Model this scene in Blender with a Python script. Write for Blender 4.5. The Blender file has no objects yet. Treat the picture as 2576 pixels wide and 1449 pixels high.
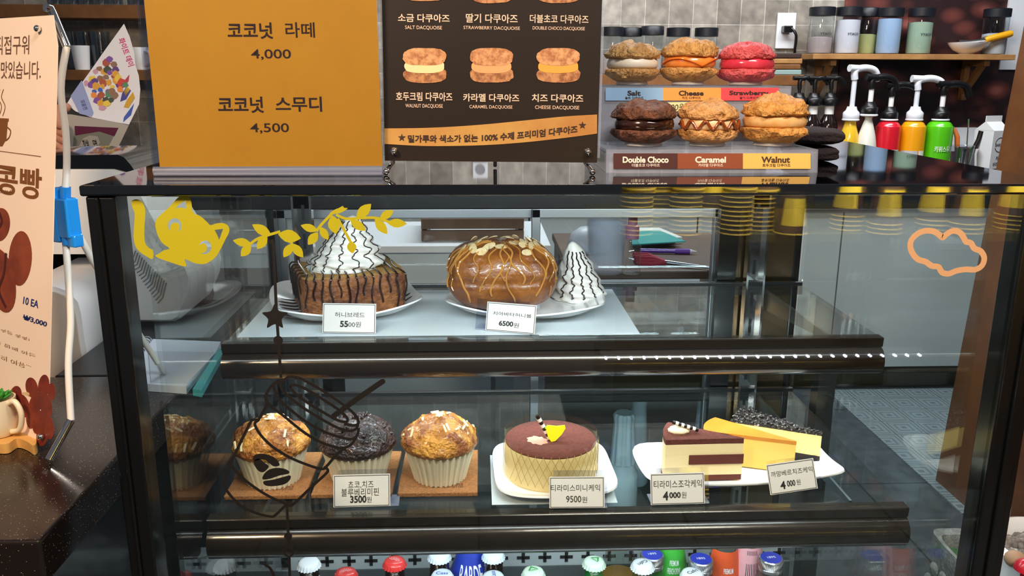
import bpy, bmesh, math, random
from mathutils import Vector, Matrix, noise
random.seed(7)
SC = bpy.context.scene
COL = SC.collection
PI = math.pi
# ---------------------------------------------------------------- camera
FPX, PITCH, YAW, ROLL, EZ = 2138.2, .2503, .0422, .0038, 1.26
_r0 = Vector((math.cos(YAW), -math.sin(YAW), 0))
_f0 = Vector((math.sin(YAW) * math.cos(PITCH), math.cos(YAW) * math.cos(PITCH), -math.sin(PITCH)))
_u0 = _r0.cross(_f0)
_rx = _r0 * math.cos(ROLL) + _u0 * math.sin(ROLL)
_uy = _u0 * math.cos(ROLL) - _r0 * math.sin(ROLL)
CAMPOS = Vector((0, 0, EZ))
cd = bpy.data.cameras.new('camera'); cd.sensor_width = 36; cd.lens = FPX / 2576 * 36
cd.clip_start = .01
cam = bpy.data.objects.new('camera', cd); COL.objects.link(cam); SC.camera = cam
_m = Matrix((_rx, _uy, -_f0)).transposed().to_4x4(); _m.translation = CAMPOS
cam.matrix_world = _m
# ---------------------------------------------------------------- world, lights, exposure
W = bpy.data.worlds.new('world'); SC.world = W; W.use_nodes = True
W.node_tree.nodes['Background'].inputs[0].default_value = (.55, .6, .7, 1)
W.node_tree.nodes['Background'].inputs[1].default_value = .17
def area(name, loc, target, sx, sy, power, col, spread=PI):
    l = bpy.data.lights.new(name, 'AREA'); l.shape = 'RECTANGLE'; l.size = sx; l.size_y = sy
    l.energy = power; l.color = col; l.spread = spread
    o = bpy.data.objects.new(name, l); COL.objects.link(o); o.location = loc
    d = Vector(target) - Vector(loc)
    o.rotation_euler = d.to_track_quat('-Z', 'Y').to_euler()
    return o
COOL = (.82, .93, 1.0); WARM = (1.0, .72, .48)
# led tubes inside the case, under the top front edge and behind each shelf rail
area('case_led_top', (.10, .805, 1.142), (.10, 1.05, .98), .78, .012, 3.3, COOL)
area('case_led_shelf', (.10, .972, .905), (.10, 1.02, .78), .74, .012, 1.5, COOL)
area('case_led_low', (.10, .872, .742), (.10, .96, .55), .74, .012, 2.6, COOL)
# staff side ceiling panels, customer side warm spots
area('staff_ceiling_light', (.9, 2.7, 2.55), (.9, 2.85, 0), 2.6, .5, 80, (.93, .96, 1.0))
area('warm_ceiling_spot', (-.75, -.35, 2.1), (-.35, .8, 1.05), .25, .25, 26, WARM)
area('front_ceiling_light', (.5, -.2, 2.35), (.5, .9, 1.1), .7, .3, 26, (1.0, .93, .82))
area('cup_fill_light', (1.0, -.45, 1.35), (1.0, -.80, .88), 1.2, .05, 60, (1.0, .93, .75))  # added fill lamp, no fixture there; brightens the cups for their mirror image
SC.view_settings.view_transform = 'Standard'; SC.view_settings.look = 'None'
SC.view_settings.exposure = 0.0; SC.view_settings.gamma = 1; SC.view_settings.use_curve_mapping = False
SC.cycles.transparent_max_bounces = 40; SC.cycles.max_bounces = 12
SC.cycles.caustics_reflective = False; SC.cycles.caustics_refractive = False
SC.cycles.sample_clamp_indirect = 6
# ---------------------------------------------------------------- pixel -> place helpers
def ray(px, py):
    u, v = px - 1288, py - 724.5
    return (_rx * u - _uy * v) / FPX + _f0
def oy(px, py, Y): r = ray(px, py); return CAMPOS + r * (Y / r.y)
def oz(px, py, Z): r = ray(px, py); return CAMPOS + r * ((Z - EZ) / r.z)
def ox(px, py, X): r = ray(px, py); return CAMPOS + r * (X / r.x)
class Pl:
    """a flat place in the room: origin, unit right, unit up; its normal looks at the customer"""
    def __init__(s, o, u, v):
        s.o = Vector(o); s.u = Vector(u).normalized(); v = Vector(v)
        s.v = (v - s.u * v.dot(s.u)).normalized(); s.n = s.u.cross(s.v)
    def uv(s, px, py):
        r = ray(px, py); t = (s.o - CAMPOS).dot(s.n) / r.dot(s.n)
        p = CAMPOS + r * t - s.o
        return p.dot(s.u), p.dot(s.v)
    def P(s, a, b, off=0): return s.o + s.u * a + s.v * b + s.n * off
    def px(s, px, py, off=0): a, b = s.uv(px, py); return s.P(a, b, off)
def wallplane(Y): return Pl((0, Y, 0), (1, 0, 0), (0, 0, 1))
# ---------------------------------------------------------------- materials
def lin(h):
    if not isinstance(h, str): return tuple(h)
    h = h.lstrip('#'); out = []
    for i in (0, 2, 4):
        c = int(h[i:i + 2], 16) / 255
        out.append(c / 12.92 if c <= .04045 else ((c + .055) / 1.055) ** 2.4)
    return tuple(out)
_mats = {}
def mat(name, col, rough=.5, metal=0, coat=0, ior=1.5, var=None, bump=None, emit=0, sub=0, trans=0, alpha=1):
    if name in _mats: return _mats[name]
    m = bpy.data.materials.new(name); m.use_nodes = True; nt = m.node_tree; b = nt.nodes['Principled BSDF']
    c = lin(col); b.inputs['Base Color'].default_value = (*c, 1)
    b.inputs['Roughness'].default_value = rough; b.inputs['Metallic'].default_value = metal
    b.inputs['IOR'].default_value = ior; b.inputs['Coat Weight'].default_value = coat; b.inputs['Coat Roughness'].default_value = .08
    b.inputs['Transmission Weight'].default_value = trans; b.inputs['Alpha'].default_value = alpha
    if emit:
        b.inputs['Emission Color'].default_value = (*c, 1); b.inputs['Emission Strength'].default_value = emit
    if sub:
        b.inputs['Subsurface Weight'].default_value = sub; b.inputs['Subsurface Radius'].default_value = (.01, .006, .003); b.inputs['Subsurface Scale'].default_value = .5
    tc = None
    if var or bump:
        tc = nt.nodes.new('ShaderNodeTexCoord')
    if var:
        col2, sc, lo, hi = var[:4]
        n = nt.nodes.new('ShaderNodeTexNoise'); n.inputs['Scale'].default_value = sc; n.inputs['Detail'].default_value = 6
        n.inputs['Roughness'].default_value = .65
        r = nt.nodes.new('ShaderNodeValToRGB'); r.color_ramp.elements[0].position = lo; r.color_ramp.elements[1].position = hi
        r.color_ramp.elements[0].color = (*c, 1); r.color_ramp.elements[1].color = (*lin(col2), 1)
        nt.links.new(tc.outputs['Object'], n.inputs['Vector']); nt.links.new(n.outputs['Fac'], r.inputs[0]); nt.links.new(r.outputs[0], b.inputs['Base Color'])
    if bump:
        n = nt.nodes.new('ShaderNodeTexNoise'); n.inputs['Scale'].default_value = bump[0]; n.inputs['Detail'].default_value = 5
        bp = nt.nodes.new('ShaderNodeBump'); bp.inputs['Strength'].default_value = bump[1]; bp.inputs['Distance'].default_value = bump[2] if len(bump) > 2 else .002
        nt.links.new(tc.outputs['Object'], n.inputs['Vector']); nt.links.new(n.outputs['Fac'], bp.inputs['Height']); nt.links.new(bp.outputs[0], b.inputs['Normal'])
    _mats[name] = m; return m
def clear(name, tint='ffffff', f0=.05, rough=0.0, k=1.0):
    """thin clear sheet: lets light straight through, mirrors at its faces more and more towards grazing"""
    if name in _mats: return _mats[name]
    m = bpy.data.materials.new(name); m.use_nodes = True; nt = m.node_tree; nt.nodes.clear()
    out = nt.nodes.new('ShaderNodeOutputMaterial'); mx = nt.nodes.new('ShaderNodeMixShader')
    t = nt.nodes.new('ShaderNodeBsdfTransparent'); t.inputs[0].default_value = (*lin(tint), 1)
    g = nt.nodes.new('ShaderNodeBsdfGlossy'); g.inputs['Roughness'].default_value = rough
    lw = nt.nodes.new('ShaderNodeLayerWeight'); lw.inputs[0].default_value = .5
    p = nt.nodes.new('ShaderNodeMath'); p.operation = 'POWER'; p.inputs[1].default_value = 5
    q = nt.nodes.new('ShaderNodeMath'); q.operation = 'MULTIPLY_ADD'; q.inputs[1].default_value = (1 - f0) * k; q.inputs[2].default_value = f0
    nt.links.new(lw.outputs['Facing'], p.inputs[0]); nt.links.new(p.outputs[0], q.inputs[0]); nt.links.new(q.outputs[0], mx.inputs[0])
    nt.links.new(t.outputs[0], mx.inputs[1]); nt.links.new(g.outputs[0], mx.inputs[2]); nt.links.new(mx.outputs[0], out.inputs[0])
    _mats[name] = m; return m
def milky(name, tint, amount, rough=.3):
    """cloudy see-through plastic: part diffuse, part clear"""
    if name in _mats: return _mats[name]
    m = bpy.data.materials.new(name); m.use_nodes = True; nt = m.node_tree; b = nt.nodes['Principled BSDF']
    b.inputs['Base Color'].default_value = (*lin(tint), 1); b.inputs['Roughness'].default_value = rough; b.inputs['Alpha'].default_value = amount
    _mats[name] = m; return m
# ---------------------------------------------------------------- mesh builder
def spl(pts, closed=False, n=6):
    pts = [Vector(p) for p in pts]; N = len(pts); out = []
    for i in range(N if closed else N - 1):
        if closed: a, b, c, d = pts[(i - 1) % N], pts[i], pts[(i + 1) % N], pts[(i + 2) % N]
        else: a, b, c, d = pts[max(i - 1, 0)], pts[i], pts[i + 1], pts[min(i + 2, N - 1)]
        for k in range(n):
            t = k / n
            out.append(.5 * ((2 * b) + (c - a) * t + (2 * a - 5 * b + 4 * c - d) * t * t + (3 * b - a - 3 * c + d) * t ** 3))
    if not closed: out.append(pts[-1])
    return out
class MB:
    def __init__(s): s.bm = bmesh.new(); s.boxy = s.rnd = False
    def v(s, p): return s.bm.verts.new(p)
    def face(s, pts):
        try: return s.bm.faces.new([s.v(p) for p in pts])
        except ValueError: return None
    def box(s, x0, x1, y0, y1, z0, z1, M=None, bev=0):
        s.boxy = True
        P = [Vector((x, y, z)) for x in (x0, x1) for y in (y0, y1) for z in (z0, z1)]
        if M: P = [M @ p for p in P]
        vs = [s.v(p) for p in P]; fs = []
        for f in ((0, 1, 3, 2), (4, 6, 7, 5), (0, 4, 5, 1), (2, 3, 7, 6), (0, 2, 6, 4), (1, 5, 7, 3)): fs.append(s.bm.faces.new([vs[i] for i in f]))
        if bev:
            es = list({e for f in fs for e in f.edges})
            bmesh.ops.bevel(s.bm, geom=es, offset=bev, segments=3, affect='EDGES', profile=.5)
        return s
    def rings(s, rs, cap0=True, cap1=True, closed=True):
        s.rnd = True
        V = [[s.v(p) for p in r] for r in rs]; n = len(V[0])
        for a, b in zip(V, V[1:]):
            for i in range(n if closed else n - 1):
                j = (i + 1) % n
                s.bm.faces.new((a[i], a[j], b[j], b[i]))
        if closed:
            if cap0: s.bm.faces.new(list(reversed(V[0])))
            if cap1: s.bm.faces.new(V[-1])
        return s
    def lathe(s, prof, c=(0, 0, 0), seg=32, fn=None, cap0=True, cap1=True, M=None):
        c = Vector(c); rs = []
        for r, z in prof:
            ring = []
            for i in range(seg):
                a = 2 * PI * i / seg; rr = r if fn is None else fn(r, z, a)
                p = Vector((rr * math.cos(a), rr * math.sin(a), z))
                ring.append((M @ p if M else p) + c)
            rs.append(ring)
        return s.rings(rs, cap0, cap1)
    def tube(s, pts, r, seg=8, flat=None):
        pts = [Vector(p) for p in pts]; rs = []; a = None
        for i, p in enumerate(pts):
            d = (pts[min(i + 1, len(pts) - 1)] - pts[max(i - 1, 0)])
            if d.length < 1e-9: d = Vector((0, 0, 1))
            d.normalize()
            if a is None:
                a = d.cross(Vector((.13, .21, 1)))
                if a.length < .35: a = d.cross(Vector((1, 0, 0)))
            else:
                q = a - d * a.dot(d); a = q if q.length > 1e-4 else d.orthogonal()
            a.normalize(); b = d.cross(a); rr = r[i] if isinstance(r, (list, tuple)) else r
            rs.append([p + (a * math.cos(2 * PI * k / seg) + b * math.sin(2 * PI * k / seg)) * rr for k in range(seg)])
        return s.rings(rs)
    def prism(s, poly, vec):
        """closed loop of points swept by vec"""
        a = [Vector(p) for p in poly]; vec = Vector(vec)
        return s.rings([a, [p + vec for p in a]])
    def grid(s, fn, nu, nv, cu=False):
        V = [[s.v(fn(i / (nu if cu else nu - 1), j / (nv - 1))) for i in range(nu)] for j in range(nv)]
        for j in range(nv - 1):
            for i in range(nu if cu else nu - 1):
                k = (i + 1) % nu; s.bm.faces.new((V[j][i], V[j][k], V[j + 1][k], V[j + 1][i]))
        return V
    def ball(s, c, r, seg=16, rings=10, fn=None, M=None):
        c = Vector(c); rs = []
        for j in range(rings + 1):
            t = PI * (j + (.02 if j == 0 else -.02 if j == rings else 0)) / rings
            ring = []
            for i in range(seg):
                a = 2 * PI * i / seg; d = Vector((math.sin(t) * math.cos(a), math.sin(t) * math.sin(a), -math.cos(t)))
                k = fn(d) if fn else 1
                q = Vector((d.x * r[0], d.y * r[1], d.z * r[2])) * k
                ring.append(c + (M @ q if M else q))
            rs.append(ring)
        return s.rings(rs)
    def poly(s, pl, pxs, off, thick=.0002):
        """outline given on a flat place, with a little thickness"""
        pts = [pl.px(x, y, off) for x, y in pxs]
        return s.prism(pts, pl.n * thick)
    def strip(s, pl, pxs, w, off, closed=False, thick=.0002):
        """band of width w (metres) along a line on a flat place"""
        c = [Vector(pl.uv(*p)) for p in pxs]; N = len(c); L, R = [], []
        for i in range(N):
            a = c[(i - 1) % N] if closed or i else c[0]; b = c[(i + 1) % N] if closed or i < N - 1 else c[-1]
            d = (b - a)
            if d.length < 1e-9: d = Vector((1, 0))
            d.normalize(); n = Vector((-d.y, d.x)); L.append(c[i] + n * w / 2); R.append(c[i] - n * w / 2)
        if closed: L.append(L[0]); R.append(R[0])
        rs = [[pl.P(l.x, l.y, off), pl.P(l.x, l.y, off + thick), pl.P(r.x, r.y, off + thick), pl.P(r.x, r.y, off)] for l, r in zip(L, R)]
        s.rings(rs); return s
    def disc(s, pl, px, py, r, off, thick=.0002, seg=28, ry=None):
        a, b = pl.uv(px, py); ry = ry or r
        return s.prism([pl.P(a + r * math.cos(2 * PI * i / seg), b + ry * math.sin(2 * PI * i / seg), off) for i in range(seg)], pl.n * thick)
    def addmesh(s, me, fn):
        vs = [s.v(fn(v.co)) for v in me.vertices]
        for p in me.polygons:
            try: s.bm.faces.new([vs[i] for i in p.vertices])
            except ValueError: pass
def WM(o):
    if o.parent: return WM(o.parent) @ o.matrix_parent_inverse @ o.matrix_basis
    return o.matrix_basis.copy()
def obj(name, mb, m, parent=None, ang=None, label=None):
    """one mesh object; its points are given in room coordinates"""
    if ang is None: ang = 50 if mb.rnd or not mb.boxy else 10
    me = bpy.data.meshes.new(name)
    bmesh.ops.recalc_face_normals(mb.bm, faces=mb.bm.faces)
    mb.bm.to_mesh(me); mb.bm.free()
    for mm in (m if isinstance(m, (list, tuple)) else [m]): me.materials.append(mm)
    for p in me.polygons: p.use_smooth = True
    me.set_sharp_from_angle(angle=math.radians(ang))
    o = bpy.data.objects.new(name, me); COL.objects.link(o)
    if parent:
        o.parent = parent; o.matrix_parent_inverse = WM(parent).inverted()
    if label: o['label'] = label
    return o
def tag(o, label, cat, group=None, kind=None):
    o['label'] = label; o['category'] = cat
    if group: o['group'] = group
    if kind: o['kind'] = kind
    return o
def thing(name, label, cat, loc=(0, 0, 0), group=None, rz=0):
    o = bpy.data.objects.new(name, None); COL.objects.link(o); o.empty_display_size = .02
    o.location = loc; o.rotation_euler = (0, 0, rz)
    return tag(o, label, cat, group)
def struct(name, mb, m, ang=None):
    o = obj(name, mb, m, ang=ang); o['kind'] = 'structure'; return o
def dup(root, loc, label=None, rz=None, sc=None):
    def cp(o, par):
        c = o.copy(); COL.objects.link(c)
        if par: c.parent = par; c.matrix_parent_inverse = o.matrix_parent_inverse.copy()
        for ch in list(o.children): cp(ch, c)
        return c
    r = cp(root, None); r.location = loc
    if rz is not None: r.rotation_euler = (0, 0, rz)
    if sc: r.scale = (sc,) * 3 if not isinstance(sc, tuple) else sc
    if label: r['label'] = label
    return r
_tc = {}
def textmesh(t, bold=0.0, shear=0.0):
    k = (t, bold, shear)
    if k not in _tc:
        c = bpy.data.curves.new('lettering', 'FONT'); c.body = t; c.offset = bold; c.shear = shear; c.resolution_u = 4; c.extrude = 0
        o = bpy.data.objects.new('lettering', c); COL.objects.link(o)
        me = bpy.data.meshes.new_from_object(o.evaluated_get(bpy.context.evaluated_depsgraph_get()))
        bpy.data.objects.remove(o); bpy.data.curves.remove(c)
        xs = [v.co.x for v in me.vertices] or [0, 1]; ys = [v.co.y for v in me.vertices] or [0, 1]
        _tc[k] = (me, min(xs), max(xs), min(ys), max(ys))
    return _tc[k]
def letters(name, items, pl, m, parent, off=.0006, mb=None):
    """items: (text, left, top, right, bottom on the photo grid, bold, shear, warp)"""
    own = mb is None
    mb = mb or MB()
    for it in items:
        t, x0, y0, x1, y1 = it[:5]; bold = it[5] if len(it) > 5 else .012; sh = it[6] if len(it) > 6 else 0; wf = it[7] if len(it) > 7 else None
        me, a, b, c, d = textmesh(t, bold, sh)
        tl = pl.uv(x0, y0); brr = pl.uv(x1, y1)
        A = Vector((tl[0], brr[1])); B = Vector(brr); Cc = Vector(tl)
        def fn(co):
            s = (co.x - a) / max(b - a, 1e-6); q = (co.y - c) / max(d - c, 1e-6)
            p = A + (B - A) * s + (Cc - A) * q
            if wf: p = p + Vector((0, wf(s)))
            return pl.P(p.x, p.y, off)
        mb.addmesh(me, fn)
    if own: return obj(name, mb, m, parent)
def nz(p, s, o=0): return noise.fractal(Vector((p[0] * s + o, p[1] * s + o * 1.7, p[2] * s - o)), 1.0, 2.0, 4)
# ================================================================ the room
ZT, S1, S2 = 1.16, .952, .783
XL, XR, YF, YB = -.35, .55, .7715, 1.257
def tilemat(name, cols, tile, grout, gcol, rough=.55, rot=None):
    m = bpy.data.materials.new(name); m.use_nodes = True; nt = m.node_tree; b = nt.nodes['Principled BSDF']; b.inputs['Roughness'].default_value = rough
    tc = nt.nodes.new('ShaderNodeTexCoord'); mp = nt.nodes.new('ShaderNodeMapping')
    if rot: mp.inputs['Rotation'].default_value = rot
    br = nt.nodes.new('ShaderNodeTexBrick'); br.offset = 0; br.inputs['Scale'].default_value = 1
    br.inputs['Brick Width'].default_value = tile; br.inputs['Row Height'].default_value = tile; br.inputs['Mortar Size'].default_value = grout
    br.inputs['Mortar Smooth'].default_value = .3
    br.inputs['Color1'].default_value = (*lin(cols[0]), 1); br.inputs['Color2'].default_value = (*lin(cols[1]), 1); br.inputs['Mortar'].default_value = (*lin(gcol), 1)
    n = nt.nodes.new('ShaderNodeTexNoise'); n.inputs['Scale'].default_value = 22; n.inputs['Detail'].default_value = 8
    mx = nt.nodes.new('ShaderNodeMix'); mx.data_type = 'RGBA'; mx.blend_type = 'OVERLAY'; mx.inputs[0].default_value = .8
    nt.links.new(tc.outputs['Object'], mp.inputs[0]); nt.links.new(mp.outputs[0], br.inputs[0]); nt.links.new(tc.outputs['Object'], n.inputs['Vector'])
    nt.links.new(br.outputs['Color'], mx.inputs[6]); nt.links.new(n.outputs['Fac'], mx.inputs[7]); nt.links.new(mx.outputs[2], b.inputs['Base Color'])
    bp = nt.nodes.new('ShaderNodeBump'); bp.inputs['Strength'].default_value = .5; bp.inputs['Distance'].default_value = .002; bp.invert = True
    nt.links.new(br.outputs['Fac'], bp.inputs['Height']); nt.links.new(bp.outputs[0], b.inputs['Normal'])
    return m
TILE = tilemat('stone_tile', ('#7d756b', '#a9a296'), .104, .0018, '#bdb8ae', rot=(-PI / 2, 0, 0))
FLOORT = tilemat('dark_floor_tile', ('#3b4147', '#434a50'), .60, .004, '#23272b', rough=.35)
struct('floor', MB().box(-3.2, 3.4, -1.6, 3.8, -.05, 0), FLOORT)
struct('wall_back', MB().box(-3.2, 3.4, 3.8, 3.9, 0, 2.7), TILE)
# photograph mural of roasted beans on the right part of the back wall
def beanmural():
    m = bpy.data.materials.new('bean_mural'); m.use_nodes = True; nt = m.node_tree; b = nt.nodes['Principled BSDF']; b.inputs['Roughness'].default_value = .45
    tc = nt.nodes.new('ShaderNodeTexCoord'); mp = nt.nodes.new('ShaderNodeMapping'); mp.inputs['Scale'].default_value = (8, 8, 13)
    v = nt.nodes.new('ShaderNodeTexVoronoi'); v.inputs['Scale'].default_value = 1.0
    r = nt.nodes.new('ShaderNodeValToRGB'); e = r.color_ramp.elements
    e[0].position = .12; e[0].color = (*lin('#a8695a'), 1); e[1].position = .62; e[1].color = (*lin('#2a1719'), 1)
    x = e.new(.34); x.color = (*lin('#6b3c34'), 1)
    n = nt.nodes.new('ShaderNodeTexNoise'); n.inputs['Scale'].default_value = 2.4; n.inputs['Detail'].default_value = 3
    r2 = nt.nodes.new('ShaderNodeValToRGB'); r2.color_ramp.elements[0].position = .42; r2.color_ramp.elements[1].position = .62
    r2.color_ramp.elements[0].color = (.5, .45, .5, 1); r2.color_ramp.elements[1].color = (1.1, .9, .9, 1)
    mx = nt.nodes.new('ShaderNodeMix'); mx.data_type = 'RGBA'; mx.blend_type = 'MULTIPLY'; mx.inputs[0].default_value = 1
    nt.links.new(tc.outputs['Object'], mp.inputs[0]); nt.links.new(mp.outputs[0], v.inputs['Vector']); nt.links.new(tc.outputs['Object'], n.inputs['Vector'])
    nt.links.new(v.outputs['Distance'], r.inputs[0]); nt.links.new(n.outputs['Fac'], r2.inputs[0])
    nt.links.new(r.outputs[0], mx.inputs[6]); nt.links.new(r2.outputs[0], mx.inputs[7]); nt.links.new(mx.outputs[2], b.inputs['Base Color'])
    return m
o = obj('wall_mural', MB().box(oy(2118, 100, 3.79).x, 3.4, 3.785, 3.799, .86, 2.7), beanmural())
tag(o, 'dark brown mural of roasted coffee beans covering the right of the tiled wall', 'mural')
# wooden partition to the right of the case
WOOD = mat('partition_wood', '#7a4a22', .4, var=('#5a3417', 6, .35, .7), coat=.2)
q0, q1 = ox(2353, 1210, 1.452), ox(2569, 100, 1.452); q2 = q0 + (q1 - q0) * (2.7 - q0.z) / (q1.z - q0.z)
struct('wall_right', MB().prism([(1.452, -.4, 0), (1.452, q0.y + .0, 0), (1.452, q2.y, 2.7), (1.452, -.4, 2.7)], (.15, 0, 0)), WOOD)
# vinyl tiles with nested squares in front of the white units
def nested():
    m = bpy.data.materials.new('nested_square_vinyl'); m.use_nodes = True; nt = m.node_tree; b = nt.nodes['Principled BSDF']; b.inputs['Roughness'].default_value = .35
    tc = nt.nodes.new('ShaderNodeTexCoord'); sp = nt.nodes.new('ShaderNodeSeparateXYZ'); nt.links.new(tc.outputs['Object'], sp.inputs[0])
    def cell(i):
        d = nt.nodes.new('ShaderNodeMath'); d.operation = 'DIVIDE'; d.inputs[1].default_value = .115; nt.links.new(sp.outputs[i], d.inputs[0])
        f = nt.nodes.new('ShaderNodeMath'); f.operation = 'FRACT'; nt.links.new(d.outputs[0], f.inputs[0])
        s = nt.nodes.new('ShaderNodeMath'); s.operation = 'SUBTRACT'; s.inputs[1].default_value = .5; nt.links.new(f.outputs[0], s.inputs[0])
        a = nt.nodes.new('ShaderNodeMath'); a.operation = 'ABSOLUTE'; nt.links.new(s.outputs[0], a.inputs[0]); return a
    a, c = cell(0), cell(1); mx = nt.nodes.new('ShaderNodeMath'); mx.operation = 'MAXIMUM'
    nt.links.new(a.outputs[0], mx.inputs[0]); nt.links.new(c.outputs[0], mx.inputs[1])
    r = nt.nodes.new('ShaderNodeValToRGB'); r.color_ramp.interpolation = 'CONSTANT'; e = r.color_ramp.elements
    A, B, Cc = (*lin('#808b8f'), 1), (*lin('#626e75'), 1), (*lin('#2c3133'), 1)
    e[0].position = 0; e[0].color = B; e[1].position = .08; e[1].color = A
    for p, k in ((.19, B), (.25, A), (.36, B), (.41, A), (.485, Cc)): x = e.new(p); x.color = k
    nt.links.new(mx.outputs[0], r.inputs[0]); nt.links.new(r.outputs[0], b.inputs['Base Color']); return m
struct('floor_vinyl', MB().box(1.42, 3.3, 2.2, 3.2, .0, .004), nested())
# ---------------------------------------------------------------- back counter run
WHITE_LAM = mat('white_laminate', '#c3ccd0', .3, coat=.2)
STEEL = mat('brushed_steel', '#b9bcc0', .28, 1)
CHROME = mat('chrome', '#e8e4e0', .08, 1)
DARKTOP = mat('dark_worktop', '#3a3c40', .25)
t = thing('back_counter', 'long counter of pale grey units under the back wall', 'counter', (.2, 3.5, 0))
xs = [-2.6, -1.9, -1.2, -.5, .2, .85, 1.42, 2.1, 2.9]
for a, b in zip(xs, xs[1:]):
    obj('drawer_front', MB().box(a + .003, b - .003, 3.2, 3.22, .10, .735, bev=.002), WHITE_LAM, t)
obj('plinth', MB().box(-2.6, 2.9, 3.25, 3.78, 0, .10), mat('plinth_olive', '#3d3a22', .5), t)
obj('carcass', MB().box(-2.6, 2.9, 3.222, 3.78, .10, .80), mat('carcass_dark', '#33363a', .5), t)
obj('edge_rail', MB().box(-2.6, 2.9, 3.19, 3.22, .735, .75, bev=.003), STEEL, t)
o = obj('worktop', MB().box(-2.6, 2.9, 3.17, 3.78, .80, .84, bev=.004), DARKTOP)
tag(o, 'dark worktop lying along the whole back counter', 'worktop')
# ================================================================ the display case
BLACK = mat('black_frame', '#0b0b0b', .28, coat=.3)
TOPGLASS = mat('black_top_glass', '#040405', .03, ior=2.1)
GLASS = clear('case_glass', 'fafdfc', .045)
SHELFGLASS = clear('shelf_glass', 'f3f9f8', .06)
ALU = mat('aluminium', '#a9adb0', .35, 1)
gL, gR = -.3244, .5178
t = CASE = thing('display_case', 'black framed glass cake display case filling the middle of the picture', 'display case', (.1, 1.0, 0))
obj('top_panel', MB().box(XL - .003, XR + .003, YF - .004, YB + .003, ZT - .010, ZT, bev=.0022), TOPGLASS, t)
for x0, x1, y0, y1 in ((XL, gL, YF, YF + .03), (gR, XR, YF, YF + .03), (oy(672, 620, YB - .022).x, oy(692, 620, YB - .022).x, YB - .022, YB), (oy(1999, 620, YB - .022).x, oy(2017, 620, YB - .022).x, YB - .022, YB)):
    mb = MB().box(x0, x1, y0, y1, .30, ZT - .0105, bev=.002)
    if y0 == YF: mb.box(x0 + (.009 if x0 < 0 else .013), x1 - (.013 if x0 < 0 else .009), y0 - .0035, y0 + .001, .30, ZT - .011, bev=.0015)
    obj('corner_post', mb, BLACK, t)
FG = obj('front_glass', MB().box(gL, gR, YF + .004, YF + .009, .30, ZT - .0105), GLASS, t)
obj('side_glass', MB().box(-.3055, -.3005, YF + .012, YB - .022, .34, ZT - .0105), GLASS, t)
obj('side_glass', MB().box(.4895, .4945, YF + .012, YB - .022, .34, ZT - .0105), GLASS, t)
obj('base_cabinet', MB().box(XL + .002, XR - .002, YF + .002, YB, .0, .335, bev=.002), BLACK, t)
obj('cabinet_floor', MB().box(gL, gR, YF + .03, YB - .022, .336, .352), STEEL, t)
# rear: header, uprights, sliding doors
YR = 1.236
obj('rear_header', MB().box(gL, gR - .02, YR - .012, YR + .018, oy(1200, 524, YR).z, ZT - .0105, bev=.002), BLACK, t)
for a, b in ((1805, 1852),):
    p, q = oy(a, 620, YR), oy(b, 620, YR)
    obj('rear_post', MB().box(p.x, q.x, YR - .008, YR + .012, .36, ZT - .02), BLACK, t)
for px in (768, 1900):
    p = oy(px, 620, 1.226); mb = MB()
    mb.box(p.x - .012, p.x + .012, 1.224, 1.229, .37, 1.135)
    mb.box(p.x - .014, p.x - .011, 1.212, 1.229, .37, 1.135); mb.box(p.x + .011, p.x + .014, 1.212, 1.229, .37, 1.135)
    up = obj('shelf_upright', mb, CHROME, t)
    mb = MB()
    for k in range(17): mb.box(p.x - .0022, p.x + .0022, 1.2232, 1.2242, .42 + k * .042, .442 + k * .042)
    obj('slots', mb, mat('slot_black', '#050505', .6), up)
p, q = oy(1856, 620, YR), oy(2004, 620, YR)
obj('rear_panel', MB().box(p.x, q.x - .002, YR, YR + .008, .36, 1.12), mat('bronze_panel', '#7d6a52', .18, .9), t)
p, q = oy(696, 620, YR), oy(735, 620, YR)
def sliding(x0, x1, y, right):
    zt, zb = oy(1200, 526, y).z, .46
    d = obj('sliding_door', MB().box(x0, x1, y, y + .004, zb, zt), clear('door_glass', 'f2f6f8', .05), CASE)
    w = .013
    for a, b, c, e in ((x0, x1, zt - .013, zt), (x0, x1, zb, zb + .02), (x0, x0 + w, zb, zt), (x1 - w, x1, zb, zt)):
        obj('door_rail' if e - c < .05 else 'door_stile', MB().box(a, b, y - .005, y + .009, c, e, bev=.001), ALU if e - c > .05 or c > .8 else BLACK, d)
xm = oy(1350, 620, YR + .02)
sliding(oy(700, 620, YR + .03).x, xm.x + .006, YR + .034, False)
sliding(xm.x - .008, oy(1812, 620, YR + .02).x, YR + .019, True)
# perforated cold-air panel behind the bottles
pz = oy(1380, 1411, 1.19).z
obj('cold_air_panel', MB().box(gL + .004, gR - .02, 1.19, 1.20, .352, pz - .008, bev=.002), mat('grey_panel', '#6d7478', .4, .6), t)
vp = obj('cold_air_vent', MB().box(gL + .03, gR - .035, 1.189, 1.214, pz - .009, pz + .022, bev=.002), mat('vent_grey', '#b4babd', .45, .2), t)
mb = MB()
for k in range(24):
    x = gL + .02 + k * .034
    mb.box(x - .010, x + .010, 1.1878, 1.1892, pz + .005, pz + .010); mb.box(x - .0025, x + .0025, 1.1878, 1.1892, pz - .001, pz + .016)
obj('vent_holes', mb, mat('slot_black', '#050505', .6), vp)
for z, y, L in ((1.146, .806, .80),):
    obj('light_housing', MB().box(.1 - L / 2, .1 + L / 2, y - .012, y + .012, z, z + .004), mat('white_plastic', '#e3e6ea', .35), t)
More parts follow.
